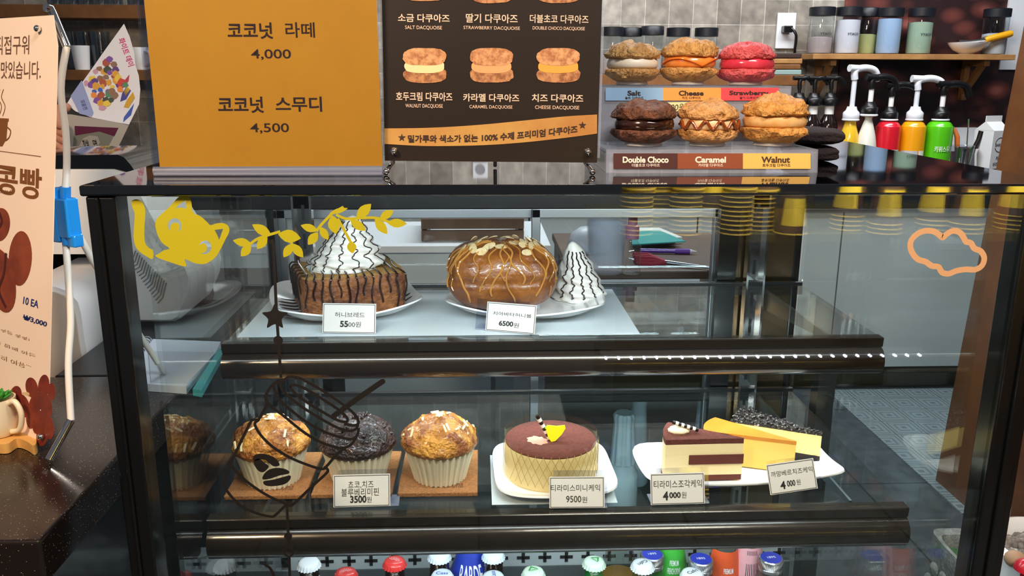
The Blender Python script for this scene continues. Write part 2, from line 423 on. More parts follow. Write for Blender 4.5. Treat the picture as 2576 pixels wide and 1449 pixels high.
# ---------------------------------------------------------------- the two glass shelves
RAILSHEEN = mat('black_rail_warm_sheen', '#2a2016', .22, .45, coat=.5)  # black rail; the brown metallic tint stands in for golden reflections of warm lamps
def shelf(z, yfr, hbar, label):
    x0, x1, yb = -.298, .4874, 1.2185
    t = thing('glass_shelf', label, 'shelf', (.1, yfr, z - .006), 'glass shelves inside the display case')
    obj('glass_panel', MB().box(x0 + .004, x1 - .004, yfr + .004, yb, z - .006, z, bev=.0006), SHELFGLASS, t)
    prof = [(yfr + .014, z - .001), (yfr, z - .001), (yfr - .001, z - .002), (yfr, z - .0125)]
    for k in range(11):
        a = PI * k / 10 * .86 + .16
        prof.append((yfr + .006 - .016 * math.sin(a), z - .0135 - (hbar - .015) * (1 - math.cos(a)) / 1.9))
    prof += [(yfr + .016, z - hbar), (yfr + .016, z - .012)]
    obj('front_rail', MB().prism([(x0, y, zz) for y, zz in prof], (x1 - x0, 0, 0)), RAILSHEEN, t, ang=30)
    r = MB().box(x0, x1, yb - .002, yb + .006, z - .012, z + .003, bev=.001); r.box(x0, x1, yb - .004, yb - .001, z - .016, z - .008)
    obj('rear_rail', r, BLACK, t)
    for x in (x0 + .05, x1 - .055):
        obj('bracket', MB().prism([(x, yb - .002, z - .0075), (x, yfr + .03, z - .0075), (x, yfr + .03, z - .014), (x, yb - .002, z - .04)], (.003, 0, 0)), STEEL, t)
    return t
SH1 = shelf(S1, .9549, .047, 'upper glass shelf with a black front rail, warm sheen in its colour, under the bread plates')
SH2 = shelf(S2, .8522, .050, 'lower glass shelf with a black front rail, warm sheen in its colour, under the muffins and cakes')
# thin see-through whitish sheets added on the shelves
WHITISH = milky('whitish_film', '#e8f1f4', .55, .25)
o = obj('whitish_sheet', MB().box(-.285, .196, .9752, 1.19, S1 + .0002, S1 + .0008), WHITISH)
tag(o, 'whitish film sheet lying under the two bread plates on the upper shelf', 'liner')
a, b = oz(1238, 1285, S2), oz(1560, 1285, S2)
o = obj('whitish_sheet', MB().box(a.x, b.x, .872, 1.0, S2 + .0002, S2 + .0008), WHITISH)
tag(o, 'whitish film sheet lying under the round tiramisu cake plate', 'liner')
# ---------------------------------------------------------------- stickers on the front glass
SP = Pl((0, YF + .004, 0), (1, 0, 0), (0, 0, 1))
def shape2d(name, loops, pl, m, parent, off=.0003, thick=.0002, label=None):
    """filled outline with holes, given on the photo grid"""
    cu = bpy.data.curves.new('outline', 'CURVE'); cu.dimensions = '2D'; cu.fill_mode = 'BOTH'; cu.extrude = thick / 2
    for lp in loops:
        s = cu.splines.new('POLY'); s.points.add(len(lp) - 1)
        for p, (x, y) in zip(s.points, lp): a, b = pl.uv(x, y); p.co = (a, b, 0, 1)
        s.use_cyclic_u = True
    o = bpy.data.objects.new('outline', cu); COL.objects.link(o)
    me = bpy.data.meshes.new_from_object(o.evaluated_get(bpy.context.evaluated_depsgraph_get()))
    bpy.data.objects.remove(o); bpy.data.curves.remove(cu)
    mb = MB(); mb.addmesh(me, lambda c: pl.P(c.x, c.y, off + c.z + thick / 2)); bpy.data.meshes.remove(me)
    return obj(name, mb, m, parent, label=label)
def crop(x0, y0, s, pts, sm=0, closed=True):
    q = [(x0 + x / s, y0 + y / s) for x, y in pts]
    if sm: q = [(p.x, p.y) for p in spl([(x, y, 0) for x, y in q], closed, sm)]
    return q
YEL = mat('yellow_vinyl', '#bdb008', .6); BLKV = mat('black_vinyl', '#130d0a', .6); PEACH = mat('peach_vinyl', '#dfa878', .6)
A = (200, 440, 2.787)
tail = crop(*A, [(365, 185), (400, 170), (440, 190), (462, 240), (462, 290), (455, 400), (460, 470), (485, 510), (516, 530), (514, 588), (470, 570), (420, 535), (390, 490), (380, 420), (388, 300), (386, 260), (372, 225)])
head = crop(*A, [(535, 572), (562, 548), (592, 528), (632, 515), (580, 475), (545, 410), (533, 350), (545, 305), (590, 262), (640, 215), (690, 160), (730, 140), (765, 150), (785, 190), (797, 262), (850, 290), (900, 335), (920, 352), (960, 340), (1010, 338), (1045, 360), (1050, 400), (1020, 460), (985, 530), (950, 580), (900, 615), (860, 625), (800, 615), (738, 590), (748, 642), (640, 612)])
ear1 = crop(*A, [(676, 233), (700, 205), (745, 182), (750, 236), (715, 229)])
ear2 = crop(*A, [(947, 385), (1008, 378), (980, 455), (966, 420)])
eye1 = crop(*A, [(640, 390), (620, 362), (630, 322), (665, 304), (700, 315), (716, 350), (712, 378), (695, 393), (703, 362), (692, 340), (668, 333), (645, 346), (636, 368)], 3)
eye2 = crop(*A, [(840, 492), (858, 467), (890, 459), (916, 475), (926, 510), (910, 540), (880, 555), (845, 546), (872, 545), (892, 527), (894, 502), (882, 484), (862, 479)], 3)
CAT = obj('cat_sticker', MB().poly(SP, spl_t := [(p.x, p.y) for p in spl([(x, y, 0) for x, y in tail], True, 3)], .0003), YEL, CASE, label='yellow cat sticker on the glass, its tail')
shape2d('cat_sticker', [[(p.x, p.y) for p in spl([(x, y, 0) for x, y in head], True, 3)], ear1, ear2, eye1, eye2], SP, YEL, CASE, label='yellow cat head sticker on the front glass')
A = (560, 480, 3.45)
def leafpoly(b, t, w):
    b, t = Vector(b), Vector(t); d = t - b; n = Vector((-d.y, d.x)).normalized() * w
    f = [(0, .08), (.15, .55), (.35, .95), (.55, 1), (.75, .72), (.9, .33), (1, 0)]
    return [tuple(b + d * u + n * v) for u, v in f] + [tuple(b + d * u - n * v) for u, v in reversed(f[:-1])]
mb = MB()
for b, tt, w in (((250, 462), (90, 430), 36), ((245, 470), (160, 568), 40), ((420, 385), (258, 292), 42), ((385, 395), (300, 505), 40), ((485, 375), (680, 412), 55), ((605, 460), (530, 577), 38), ((605, 460), (700, 578), 38),
                 ((825, 345), (678, 298), 34), ((825, 362), (742, 468), 40), ((848, 315), (918, 425), 34), ((950, 215), (985, 375), 52), ((930, 195), (1088, 150), 22), ((1112, 435), (1130, 543), 40), ((1165, 235), (1290, 112), 46), ((1110, 252), (1243, 345), 38), ((1365, 240), (1485, 170), 36), ((1325, 245), (1430, 375), 40), ((1430, 275), (1600, 285), 38)):
    mb.poly(SP, crop(*A, leafpoly(b, tt, w)), .0003 + random.random() * .00005)
for ln in ([(235, 465), (300, 418), (370, 392), (500, 352)], [(578, 380), (602, 460)], [(815, 350), (860, 290), (915, 232), (960, 190), (1050, 140)], [(1000, 240), (1050, 330), (1110, 440)], [(985, 205), (1040, 232), (1100, 243), (1220, 234), (1340, 236), (1450, 272)]):
    mb.strip(SP, crop(*A, ln, 5, False), .0024, .00032)
obj('leaf_sprig_sticker', mb, YEL, CASE, label='yellow leafy twig sticker on the front glass')
cl = crop(2000, 440, 2.587, [(748, 465), (758, 420), (800, 380), (850, 363), (900, 367), (938, 390), (960, 408), (985, 385), (1030, 363), (1075, 378), (1100, 415), (1112, 435), (1142, 442), (1160, 472), (1178, 484), (1208, 497), (1230, 540), (1215, 590), (1170, 616), (1110, 614), (1045, 625), (1000, 643), (955, 634), (932, 598), (888, 592), (850, 565), (800, 550), (765, 512)], 3)
obj('cloud_sticker', MB().strip(SP, cl, .0055, .0003, closed=True), PEACH, CASE, label='peach outline cloud sticker on the front glass')
mb = MB(); A = (500, 860, 2.46)
LW = .0028
for ln, w in (([(525, 237), (562, 216), (620, 222), (700, 262), (800, 322), (900, 392), (960, 442), (986, 482), (984, 508), (950, 516), (900, 502)], 1), ([(562, 272), (600, 266), (680, 300), (780, 362), (870, 422), (918, 470), (912, 494), (860, 484), (780, 440), (680, 380), (600, 320), (562, 278)], 1),
              ([(530, 232), (508, 250), (510, 280), (545, 325), (640, 402), (760, 477), (860, 530), (930, 550), (972, 538), (986, 510)], 1), ([(462, 265), (474, 310), (500, 355), (560, 412), (660, 490), (780, 556), (880, 590), (948, 600), (982, 575), (990, 530)], 1),
              ([(530, 235), (470, 256), (432, 298), (415, 340), (436, 388), (520, 452), (640, 550), (740, 612), (830, 646), (900, 655), (952, 625), (988, 560)], 1), ([(432, 370), (400, 430), (370, 482), (348, 502), (358, 535), (392, 585), (460, 650), (560, 712), (660, 755), (758, 785), (792, 768), (850, 700), (905, 655)], 1),
              ([(368, 482), (334, 482), (318, 502), (255, 630), (200, 752), (160, 868), (182, 930), (260, 1012), (360, 1060), (450, 1080), (478, 1068), (538, 1010)], 1), ([(202, 755), (232, 802), (320, 880), (430, 952), (520, 992), (562, 1012), (592, 998), (700, 895), (790, 812), (796, 786), (772, 776)], 1), ([(830, 462), (980, 352), (1138, 244)], 1.9), ([(408, 1374), (440, 1397), (458, 1430), (465, 1449)], 1)):
    mb.strip(SP, crop(*A, ln, 4, False), LW * w, .0003 + random.random() * .00004)
for x, y in ((1138, 244), (408, 1374)): mb.disc(SP, 500 + x / 2.46, 860 + y / 2.46, .0026 if x > 1000 else .0014, .0003)
for pl_ in ([(340, 735), (346, 700), (400, 692), (460, 710), (495, 745), (498, 765), (462, 768), (430, 742), (395, 725)], [(340, 742), (372, 722), (408, 748), (434, 772), (400, 805), (365, 792)], [(395, 848), (410, 810), (450, 784), (510, 780), (555, 796), (556, 814), (500, 826), (440, 846)], [(402, 862), (460, 852), (520, 836), (566, 826), (565, 852), (530, 880), (460, 892), (412, 886)]):
    mb.poly(SP, crop(*A, pl_, 4), .0003)
mb.strip(SP, [(684, 602), (688, 615), (692, 700), (696, 790), (701, 860), (707, 950)], .0028, .00033)
mb.strip(SP, [(722, 1268), (726, 1350), (726, 1375)], .0026, .00033); mb.strip(SP, [(728, 1400), (730, 1500), (732, 1700)], .0026, .00033)
st = []
for k in range(10):
    r = 34 if k % 2 == 0 else 18; a = PI / 2 + PI * k / 5; st.append((692 - r * math.cos(a) , 797 - r * math.sin(a)))
mb.poly(SP, [(p.x, p.y) for p in spl([(x, y, 0) for x, y in st], True, 3)], .0003)
mb.disc(SP, 700, 856, .0045, .0003); mb.disc(SP, 725, 1349, .0040, .0003)
mb.strip(SP, [(727 + 11 * math.cos(2 * PI * k / 24), 1388 + 11 * math.sin(2 * PI * k / 24)) for k in range(24)], .0021, .0003, closed=True)
mb.strip(SP, crop(560, 480, 3.45, [(395, 420), (415, 455), (450, 462)]), .0016, .0003)
obj('cup_sticker', mb, BLKV, CASE, label='black outline takeaway cup sticker hanging from a starred string')
# ================================================================ on top of the case
CLEAR = clear('clear_acrylic', 'eef0f6', .06)
FROST = milky('frosted_acrylic', '#cdd2e4', .26, .25)
# ---- yellow menu in an acrylic stand
YS = Pl((0, .838, ZT), (1, 0, .004), (0, .02, 1))
a0, b0 = YS.uv(388, 436); a1, _ = YS.uv(963, 436); pb = YS.uv(660, 419)[1]; pa0 = YS.uv(391, 300)[0]; pa1 = YS.uv(958, 300)[0]
t = thing('menu_stand', 'clear acrylic stand holding a yellow coconut drinks price sheet', 'sign', YS.P((a0 + a1) / 2, 0))
def slab(pl, A0, A1, B0, B1, off, th): return MB().prism([pl.P(A0, B0, off), pl.P(A1, B0, off), pl.P(A1, B1, off), pl.P(A0, B1, off)], pl.n * th)
mb = slab(YS, a0, a1, .0, .302, .0012, .0018)
obj('front_sheet', mb, CLEAR, t); obj('back_sheet', slab(YS, a0, a1, .0, .302, -.0030, .0018), CLEAR, t)
obj('foot', MB().box(a0, a1, .838 - .004, .838 + .055, ZT + .0003, ZT + .0035, bev=.0012), FROST, t)
obj('bottom_bend', MB().tube([YS.P(a0, .006, 0), YS.P(a1, .006, 0)], .0042, 12), FROST, t)
sh = obj('price_sheet', slab(YS, pa0, pa1, pb, .299, -.0003, .0006), mat('yellow_paper', '#f7ad04', .55, var=('#f2a602', 9, .4, .6)), t)
BRN = mat('brown_ink', '#3a1a03', .7)
letters('lettering', [('코코넛', 571, 56, 688, 98, .022), ('라떼', 717, 56, 793, 95, .012), ('4,000', 631, 124, 733, 151, .01), ('코코넛', 547, 243, 665, 284, .022), ('스무디', 692, 243, 811, 281, .022), ('4,500', 629, 310, 728, 336, .01)], YS, BRN, sh, .0005)
# ---- dark dacquoise board on chrome feet
BP = Pl((0, .846, ZT), (1, 0, -.010), (0, .05, 1))
bl, br = BP.uv(968, 403), BP.uv(1502, 412)
t = thing('dacquoise_board', 'dark brown dacquoise menu board standing on chrome feet', 'sign', BP.P((bl[0] + br[0]) / 2, 0))
bd = obj('board', slab(BP, bl[0], br[0], bl[1] - .0005, .305, -.0032, .003), mat('board_brown', '#241a13', .35, coat=.3, var=('#291d14', 5, .3, .7)), t)
obj('clear_backing', slab(BP, bl[0] - .002, br[0] + .003, bl[1] + .004, .308, -.0056, .002), FROST, t)
for px, py in ((992, 380), (1478, 382)):
    c = BP.px(px, py, .004); mb = MB().ball(c, (.0035, .0035, .0035), 16, 10); mb.lathe([(.0022, 0), (.0022, .006)], (0, 0, 0), 12, M=Matrix.Translation(BP.px(px, py, -.003)) @ BP.n.to_track_quat('Z', 'Y').to_matrix().to_4x4())
    obj('stud', mb, CHROME, t)
for px, sx in ((972, -1), (1490, 1)):
    f = oz(px, 441, ZT); f.z += .0035; h = BP.px(px - sx * 14, 412, -.008)
    mb = MB().tube([f, f.lerp(h, .5) + Vector((0, 0, .001)), h, h + Vector((-sx * .002, .003, .06))], .0024, 10); mb.ball(f, (.0034,) * 3, 14, 8)
    obj('foot', mb, CHROME, t)
h = oy(1247, 412, .875)
obj('rear_strut', MB().tube([Vector((h.x, .905, ZT + .002)), Vector((h.x, .868, ZT + .08))], .002, 10), CHROME, t)
CREAMINK = mat('cream_ink', '#f0c9ae', .6)
letters('lettering', [('소금 다쿠아즈', 1001, 34, 1131, 57, .018), ('딸기 다쿠아즈', 1172, 34, 1302, 59, .014), ('더블초코 다쿠아즈', 1333, 36, 1480, 60, .012),
    ('SALT DACQUOISE', 1019, 64, 1112, 76, .004), ('STRAWBERRY DACQUOISE', 1166, 65, 1308, 77, .004), ('DOUBLE CHOCO DACQUOISE', 1340, 66, 1471, 78, .004),
    ('호두크림 다쿠아즈', 996, 231, 1138, 255, .018), ('카라멜 다쿠아즈', 1165, 235, 1306, 257, .018), ('치즈 다쿠아즈', 1338, 236, 1467, 258, .018),
    ('WALNUT DACQUOISE', 1020, 261, 1114, 273, .004), ('CARAMEL DACQUOISE', 1181, 264, 1289, 275, .004), ('CHEESE DACQUOISE', 1346, 265, 1457, 277, .004)], BP, CREAMINK, bd, .0003)
# printed pictures of the six kinds
PCRUST = mat('print_crust', '#dca06c', .6, var=('#a8673c', 160, .42, .62)); PCRUST2 = mat('print_crust_dark', '#c58a58', .6, var=('#8f5530', 190, .42, .6))
def blobpts(cx, cy, rx, ry, seed, amp=.06, n=40, flat=0):
    out = []
    for k in range(n):
        a = 2 * PI * k / n; r = 1 + amp * nz((math.cos(a) * 2, math.sin(a) * 2, seed), 1.3)
        c, s = math.cos(a), math.sin(a)
        out.append((cx + rx * r * math.copysign(abs(c) ** .62, c), cy + ry * r * math.copysign(abs(s) ** .75, s)))
    return out
fills = []
for k, (cx, fc) in enumerate(((1068, '#f3d9a0'), (1236, '#f0a46c'), (1404, '#f2a341'))):
    for rowy in (164, -41 + 5 * (k > 0)):
        obj('printed_base', MB().poly(BP, blobpts(cx + 1, rowy + 24, 54, 20, k + rowy), .0003), PCRUST2, bd); obj('printed_top', MB().poly(BP, blobpts(cx, rowy - 21, 54, 22, k + 9 + rowy), .0007), PCRUST, bd)
        f = MB().poly(BP, blobpts(cx, rowy + 3, 50, 17, k + 4, .03), .0005); fills.append((f, fc, k))
for f, fc, k in fills: obj('printed_filling', f, mat('print_fill%d' % k, fc, .6), bd)
# gold ribbon
top = spl([(967, 323, 0), (1060, 322, 0), (1150, 318, 0), (1240, 311, 0), (1330, 302, 0), (1420, 293, 0), (1502, 288, 0)], False, 6)
bot = spl([(967, 362, 0), (1060, 367, 0), (1150, 367, 0), (1240, 364, 0), (1330, 357, 0), (1420, 347, 0), (1502, 336, 0)], False, 6)
mb = MB(); tp = [BP.px(p.x, p.y, .0004) for p in top]; bp_ = [BP.px(p.x, p.y, .0004) for p in bot]
mb.rings([[a, b, b - BP.n * .0003, a - BP.n * .0003] for a, b in zip(tp, bp_)])
obj('gold_ribbon', mb, mat('gold_print', '#c98a4a', .4, .25, var=('#dca85c', 14, .35, .65)), bd)
k = BP.uv(1250, 300)[1] - BP.uv(1250, 328)[1]
sag = lambda s: -k * .36 * math.sin(PI * s) - k * .06
letters('ribbon_lettering', [('밀가루와 색소가 없는 100% 수제 프리미엄 다쿠아즈', 1026, 326, 1452, 350, .03, 0, lambda s: k * (1.05 * (s - .5) - .05) - .30 * k * math.sin(PI * s) + .10 * k)], BP, mat('ribbon_ink', '#3a2013', .6), bd, .0009)
mb = MB()
for cx, cy in ((1011, 346), (1465, 315)):
    mb.poly(BP, [(cx + (10 if q % 2 == 0 else 4) * math.sin(PI * q / 5), cy - (10 if q % 2 == 0 else 4) * math.cos(PI * q / 5)) for q in range(10)], .0008)
obj('stars', mb, mat('ribbon_ink', '#3a2013', .6), bd)
# ---- two-step acrylic stand with six display dacquoises
ze1 = oy(1790, 376, .862).z; ze2 = oy(1740, 216, .948).z
x0, x1 = oz(1527, 437, ZT).x, oz(2058, 435, ZT).x
t = thing('step_display', 'clear two-step acrylic stand with coloured flavour strips', 'display stand', ((x0 + x1) / 2, .93, ZT))
th = .003
prof = [(.858, ZT), (.862, ze1), (.948, ze1), (.952, ze2), (1.03, ze2)]
inner = [(y + (.003 if i < 4 else 0), z - (.003 if i else 0)) for i, (y, z) in enumerate(prof)]
inner[2] = (.951, ze1 - .003)
obj('steps', MB().prism([(x0, y, z) for y, z in prof] + [(x0, y, z) for y, z in reversed(inner)], (x1 - x0, 0, 0)), FROST, t, ang=20)
obj('back_leg', MB().box(x0, x1, 1.027, 1.03, ZT, ze2 - .0031), CLEAR, t)
for x in (x0, x1 - .003):
    obj('end_panel', MB().prism([(x, .8585, ZT + .0002), (x, .8625, ze1 - .004), (x, .9525, ze1 - .004), (x, .9565, ze2 - .004), (x, 1.026, ze2 - .004), (x, 1.026, ZT + .0002)], (.003, 0, 0)), CLEAR, t)
L1 = Pl((0, .858, ZT), (1, 0, 0), (0, .004, ze1 - ZT)); L2 = Pl((0, .948, ze1), (1, 0, 0), (0, .004, ze2 - ze1))
SERIF = .03
def strip_label(pl, x0, y0, x1, y1, col, en, eb, ko, kb, ink):
    p = [pl.px(x, y, .0006) for x, y in ((x0, y1), (x1, y1), (x1, y0), (x0, y0))]
    s = obj('flavour_strip', MB().prism(p, pl.n * .0006), mat('strip_' + en.replace(' ', '_').lower(), col, .45), t)
    letters('lettering', [(en, *eb, .035), (ko, *kb, .01)], pl, mat('strip_ink_' + ink, ink, .6), s, .0015)
strip_label(L2, 1523, 221, 1667, 253, '#8fb6dc', 'Salt', (1578, 228, 1611, 241), '솔트 다쿠아즈', (1572, 243, 1618, 250), '#2a1a14')
strip_label(L2, 1667, 221, 1813, 253, '#f0a04e', 'Cheese', (1707, 228, 1769, 241), '치즈 다쿠아즈', (1715, 243, 1762, 250), '#2a1a14')
strip_label(L2, 1813, 221, 1958, 253, '#e84a52', 'Strawberry', (1834, 228, 1932, 243), '딸기 다쿠아즈', (1860, 243, 1907, 250), '#2a1a14')
strip_label(L1, 1543, 386, 1704, 425, '#4a1d16', 'Double Choco', (1566, 394, 1681, 410), '더블초코 다쿠아즈', (1589, 412, 1659, 420), '#f6e6d4')
strip_label(L1, 1704, 386, 1868, 425, '#8f4522', 'Caramel', (1748, 394, 1825, 410), '카라멜 다쿠아즈', (1756, 412, 1818, 420), '#f6e6d4')
strip_label(L1, 1868, 386, 2038, 425, '#f2bd5c', 'Walnut', (1914, 394, 1986, 410), '호두크림 다쿠아즈', (1917, 412, 1987, 420), '#4a2a12')
# paper note clipped behind the front row
nt_ = obj('price_note', MB().prism([L2.px(x, y, .0015) for x, y in ((1640, 282), (1726, 279), (1728, 257), (1640, 258))], L2.n * .0006), mat('note_paper', '#efe1a4', .7), t)
letters('lettering', [('2,500원', 1662, 260, 1722, 280, .0, .15)], L2, mat('black_ink', '#18120e', .7), nt_, .0024)
def dacq(cx_px, py, Y, wpx, hpx, label, ct, ct2, cf, kind, seed):
    zb = ze1 if Y < .95 else ze2
    c = oy(cx_px, py, Y); d = (c - CAMPOS).dot(_f0); r = wpx * d / FPX / 2; h = hpx * d / FPX / .985
    c.z = zb
    t = thing('dacquoise', label, 'dacquoise', c, 'display dacquoises on the stepped stand')
    M_ = mat('crust_' + kind, ct, .6, var=(ct2, 120, .40, .62), bump=(260, 1.0, .006), sub=.05)
    def rough(amp, o):
        return lambda rr, z, a: rr * (1 + amp * nz((math.cos(a) * rr * 40, math.sin(a) * rr * 40, z * 90), 2.0, o + seed))
    nub = .06 * h
    obj('frosted_nub', MB().lathe([(r * .52, .0), (r * .6, nub * .4), (r * .55, nub + .002)], c, 28), milky('frost_nub', '#f0f0ee', .6, .4), t)
    bt = [(r * .45, nub), (r * .68, nub + .05 * h), (r * .86, nub + .11 * h), (r * .97, .25 * h), (r, .31 * h), (r * .97, .36 * h), (r * .85, .385 * h), (r * .4, .39 * h)]
    obj('bottom_crust', MB().lathe(bt, c, 72, rough(.14, 3)), M_, t, ang=70)
    fl = [(r * .5, .38 * h), (r * .88, .385 * h), (r * .93, .43 * h), (r * .94, .50 * h), (r * .91, .57 * h), (r * .86, .61 * h), (r * .4, .615 * h)]
    obj('filling', MB().lathe(fl, c, 48, rough(.025, 8)), mat('filling_' + kind, cf[0], cf[1], var=(cf[2], 60, .4, .65), sub=.1, coat=cf[3]), t, ang=60)
    tp = [(r * .5, .60 * h), (r * .92, .605 * h), (r * .99, .65 * h), (r * .98, .71 * h), (r * .92, .78 * h), (r * .80, .86 * h), (r * .60, .93 * h), (r * .34, .975 * h), (r * .12, .99 * h), (.0003, .995 * h)]
    mb = MB().lathe(tp, c, 72, rough(.14, 5))
    for v in mb.bm.verts:
        if v.co.z > c.z + .75 * h: v.co.z += h * (.09 * nz(((v.co.x - c.x) * 60, (v.co.y - c.y) * 60, seed), 1) + .05 * nz(((v.co.x - c.x) * 160, (v.co.y - c.y) * 160, seed), 1))
    obj('top_crust', mb, M_, t, ang=70)
    if kind in ('caramel', 'cheese'):
        pts = []
        for k in range(61):
            a = PI * 1.03 + (PI * .94) * k / 60
            if kind == 'caramel': z = .49 * h + .085 * h * math.sin(k * .62) * (1 if k > 2 else 0)
            else: z = (.42 + .15 * abs(math.sin(k / 60 * PI * 1.6 + .2))) * h
            pts.append(c + Vector((r * .975 * math.cos(a), r * .975 * math.sin(a), z)))
        obj('sauce', MB().tube(pts, .0017 if kind == 'caramel' else .0012, 8), mat('sauce_' + kind, '#8f3f08' if kind == 'caramel' else '#ee7a22', .12, coat=.8), t)
    return t
dacq(1589, 208, .992, 136, 104, 'golden salt dacquoise with white filling above the blue Salt strip', '#dcae70', '#b98448', ('#ead9c2', .45, '#f2e8da', .1), 'salt', 1)
dacq(1730, 207, .992, 139, 112, 'golden cheese dacquoise with orange filling above the Cheese strip', '#dca661', '#b98340', ('#e58436', .25, '#f2a352', .5), 'cheese', 12)
dacq(1875, 207, .992, 142, 104, 'pink strawberry dacquoise above the red Strawberry strip', '#e8686c', '#cf4a52', ('#d2304a', .22, '#dd4a5e', .6), 'strawberry', 23)
dacq(1618, 371, .905, 160, 111, 'dark brown double chocolate dacquoise above the Double Choco strip', '#7d4c32', '#552e1c', ('#2a130d', .16, '#3a1c12', .6), 'choco', 34)
dacq(1778, 371, .905, 152, 110, 'golden caramel dacquoise with zigzag brown sauce above the Caramel strip', '#eab070', '#cd8c46', ('#efd0a4', .4, '#e2b984', .1), 'caramel', 45)
dacq(1943, 371, .905, 164, 124, 'tall golden walnut dacquoise above the yellow Walnut strip', '#eeb060', '#d08a38', ('#dda45c', .5, '#eec083', .0), 'walnut', 56)
# ---- folded dark cloths behind the stand
CLOTH = mat('dark_cloth', '#2a2023', .95, bump=(420, 1.0, .003))
def cloth(px0, px1, Y, z0, h, label, seed):
    a, b = oy(px0, 340, Y).x, oy(px1, 340, Y).x; c = Vector(((a + b) / 2, Y + .035, z0)); w = (b - a) / 2
    mb = MB()
    def fn(u, v):
        an = 2 * PI * u; s = (1 - abs(2 * v - 1) ** 3.2) ** .42 if 0 < v < 1 else .02
        x = math.copysign(abs(math.cos(an)) ** .6, math.cos(an)) * w * s; y = math.copysign(abs(math.sin(an)) ** .6, math.sin(an)) * .042 * s
        k = 1 + .10 * nz((x * 30, y * 30, v * 2 + seed), 1)
        return c + Vector((x * k, y * k, h * v + .003 * nz((x * 40, y * 40, seed), 1) * math.sin(PI * v)))
    V = mb.grid(fn, 44, 12, True); mb.bm.faces.new(V[0][::-1]); mb.bm.faces.new(V[-1])
    return tag(obj('folded_cloth', mb, CLOTH, ang=80), label, 'cloth')
cloth(2012, 2128, .955, ZT, .0185, 'folded dark brown cloth lying on the case top, lower of two', 1)
cloth(2004, 2138, .955, ZT + .0185, .020, 'folded dark brown cloth lying on another folded cloth, upper of two', 5)
# ================================================================ food inside the case
PORC = mat('white_porcelain', '#f2f0ee', .12, coat=.5, ior=1.5)
def plate(name, label, c, hx, hy, rz, n=3.2, rim=.014, corner=0.0, th=.0035):
    """dished plate with rounded square outline; corner lifts the four corners"""
    t = thing(name, label, 'plate', c, rz=rz)
    R = Matrix.Rotation(rz, 4, 'Z'); c = Vector(c)
    N = 72; rs = []
    fr = [(.02, .0), (.62, .0), (.70, .08), (.80, .35), (.90, .68), (.97, .93), (1.0, 1.0)]
    def ring(f, hz, dz):
        out = []
        for k in range(N):
            a = 2 * PI * k / N; ca, sa = math.cos(a), math.sin(a)
            q = (abs(ca) ** n + abs(sa) ** n) ** (-1 / n)
            lift = corner * max(0, q - 1) / .3 * hz ** 1.5
            out.append(c + R @ Vector((hx * q * ca * f, hy * q * sa * f, .003 + rim * hz + lift + dz)))
        return out
    for f, hz in fr: rs.append(ring(f, hz, .0))
    rs.append(ring(1.008, 1.0, -th * .5))
    for f, hz in reversed(fr[1:]): rs.append(ring(f * (.985 if f > .6 else .9), hz, -th if f > .63 else -.003))
    obj('dish', MB().rings(rs), PORC, t, ang=60)
    return t
PZ1 = S1 + .0009
pl1c = Vector((-.176, 1.105, PZ1)); pl2c = Vector((.066, 1.108, PZ1))
P1 = plate('plate', 'white square plate under the chocolate striped honey bread', pl1c, .096, .096, .30, 3.4, .012, .014)
P2 = plate('plate', 'white square plate under the round ciabatta bun and cream', pl2c, .105, .098, -.12, 3.4, .011, .014)
CHOC = mat('chocolate_sauce', '#23110b', .18, coat=.5)
# chocolate lines drawn on plate one
mb = MB()
for k in range(7):
    for s, x0, x1 in ((-1, -.086, -.055), (1, .062, .088)):
        y = -.066 + k * .016 + (.02 if s > 0 else 0); z = lambda x: .003 + .013 * max(0, (abs(x) / .1 - .62) / .38) ** 1.3
        pts = [Matrix.Rotation(.30, 4, 'Z') @ Vector((x0 + (x1 - x0) * q / 6, y + .012 * q / 6, z(x0 + (x1 - x0) * q / 6) + .0012)) + pl1c for q in range(7)]
        mb.tube(pts, [.0004] + [.0013] * 5 + [.0004], 6)
obj('chocolate_lines', mb, CHOC, P1)
# ---- honey bread: a thick block of toast, striped, with whipped cream
A = oz(763, 806, S1 + .006); B = oz(1032, 779, S1 + .006); Cc = oz(714, 766, S1 + .006)
ux = (B - A); lx = ux.length; ux.normalize(); uyv = Vector((-ux.y, ux.x, 0)); ly = .112; hb = .052
t = thing('honey_bread', 'thick golden toast block striped with chocolate under whipped cream', 'bread', A + ux * lx / 2 + uyv * ly / 2)
ctr = A + ux * lx / 2 + uyv * ly / 2
mb = MB(); rs = []
for j in range(13):
    v = j / 12; z = hb * v; ed = .9 + .1 * min(1, math.sin(PI * min(max(v, .0), 1)) * 3.5)
    bul = 1 - .035 * (1 - v) - (.03 if j in (0, 12) else 0) - (.008 if j in (1, 11) else 0)
    ring = []
    for k in range(64):
        a = 2 * PI * k / 64; ca, sa = math.cos(a), math.sin(a); q = (abs(ca) ** 9 + abs(sa) ** 9) ** (-1 / 9)
        p = ctr + ux * (lx / 2 * q * ca * bul) + uyv * (ly / 2 * q * sa * bul); d = .0014 * nz((p.x * 60, p.y * 60, z * 60), 1)
        p += (ux * ca + uyv * sa) * d; p.z = A.z + z - .002; ring.append(p)
    rs.append(ring)
for f in (.85, .6, .3): rs.append([ctr + (p - ctr) * f * 1.0 + Vector((0, 0, (p.z - ctr.z) * (1 - f) + .001 * nz((p.x * 70 * f, p.y * 70 * f, 3), 1))) for p in rs[12]])
CRUST = mat('toast_crust', '#a0622a', .6, var=('#5f2e0d', 38, .38, .62), bump=(170, .9, .004), sub=.04)
CRUMB = mat('toast_crumb', '#d9a95c', .7, var=('#b98439', 70, .35, .7), bump=(260, .8, .003), sub=.05)
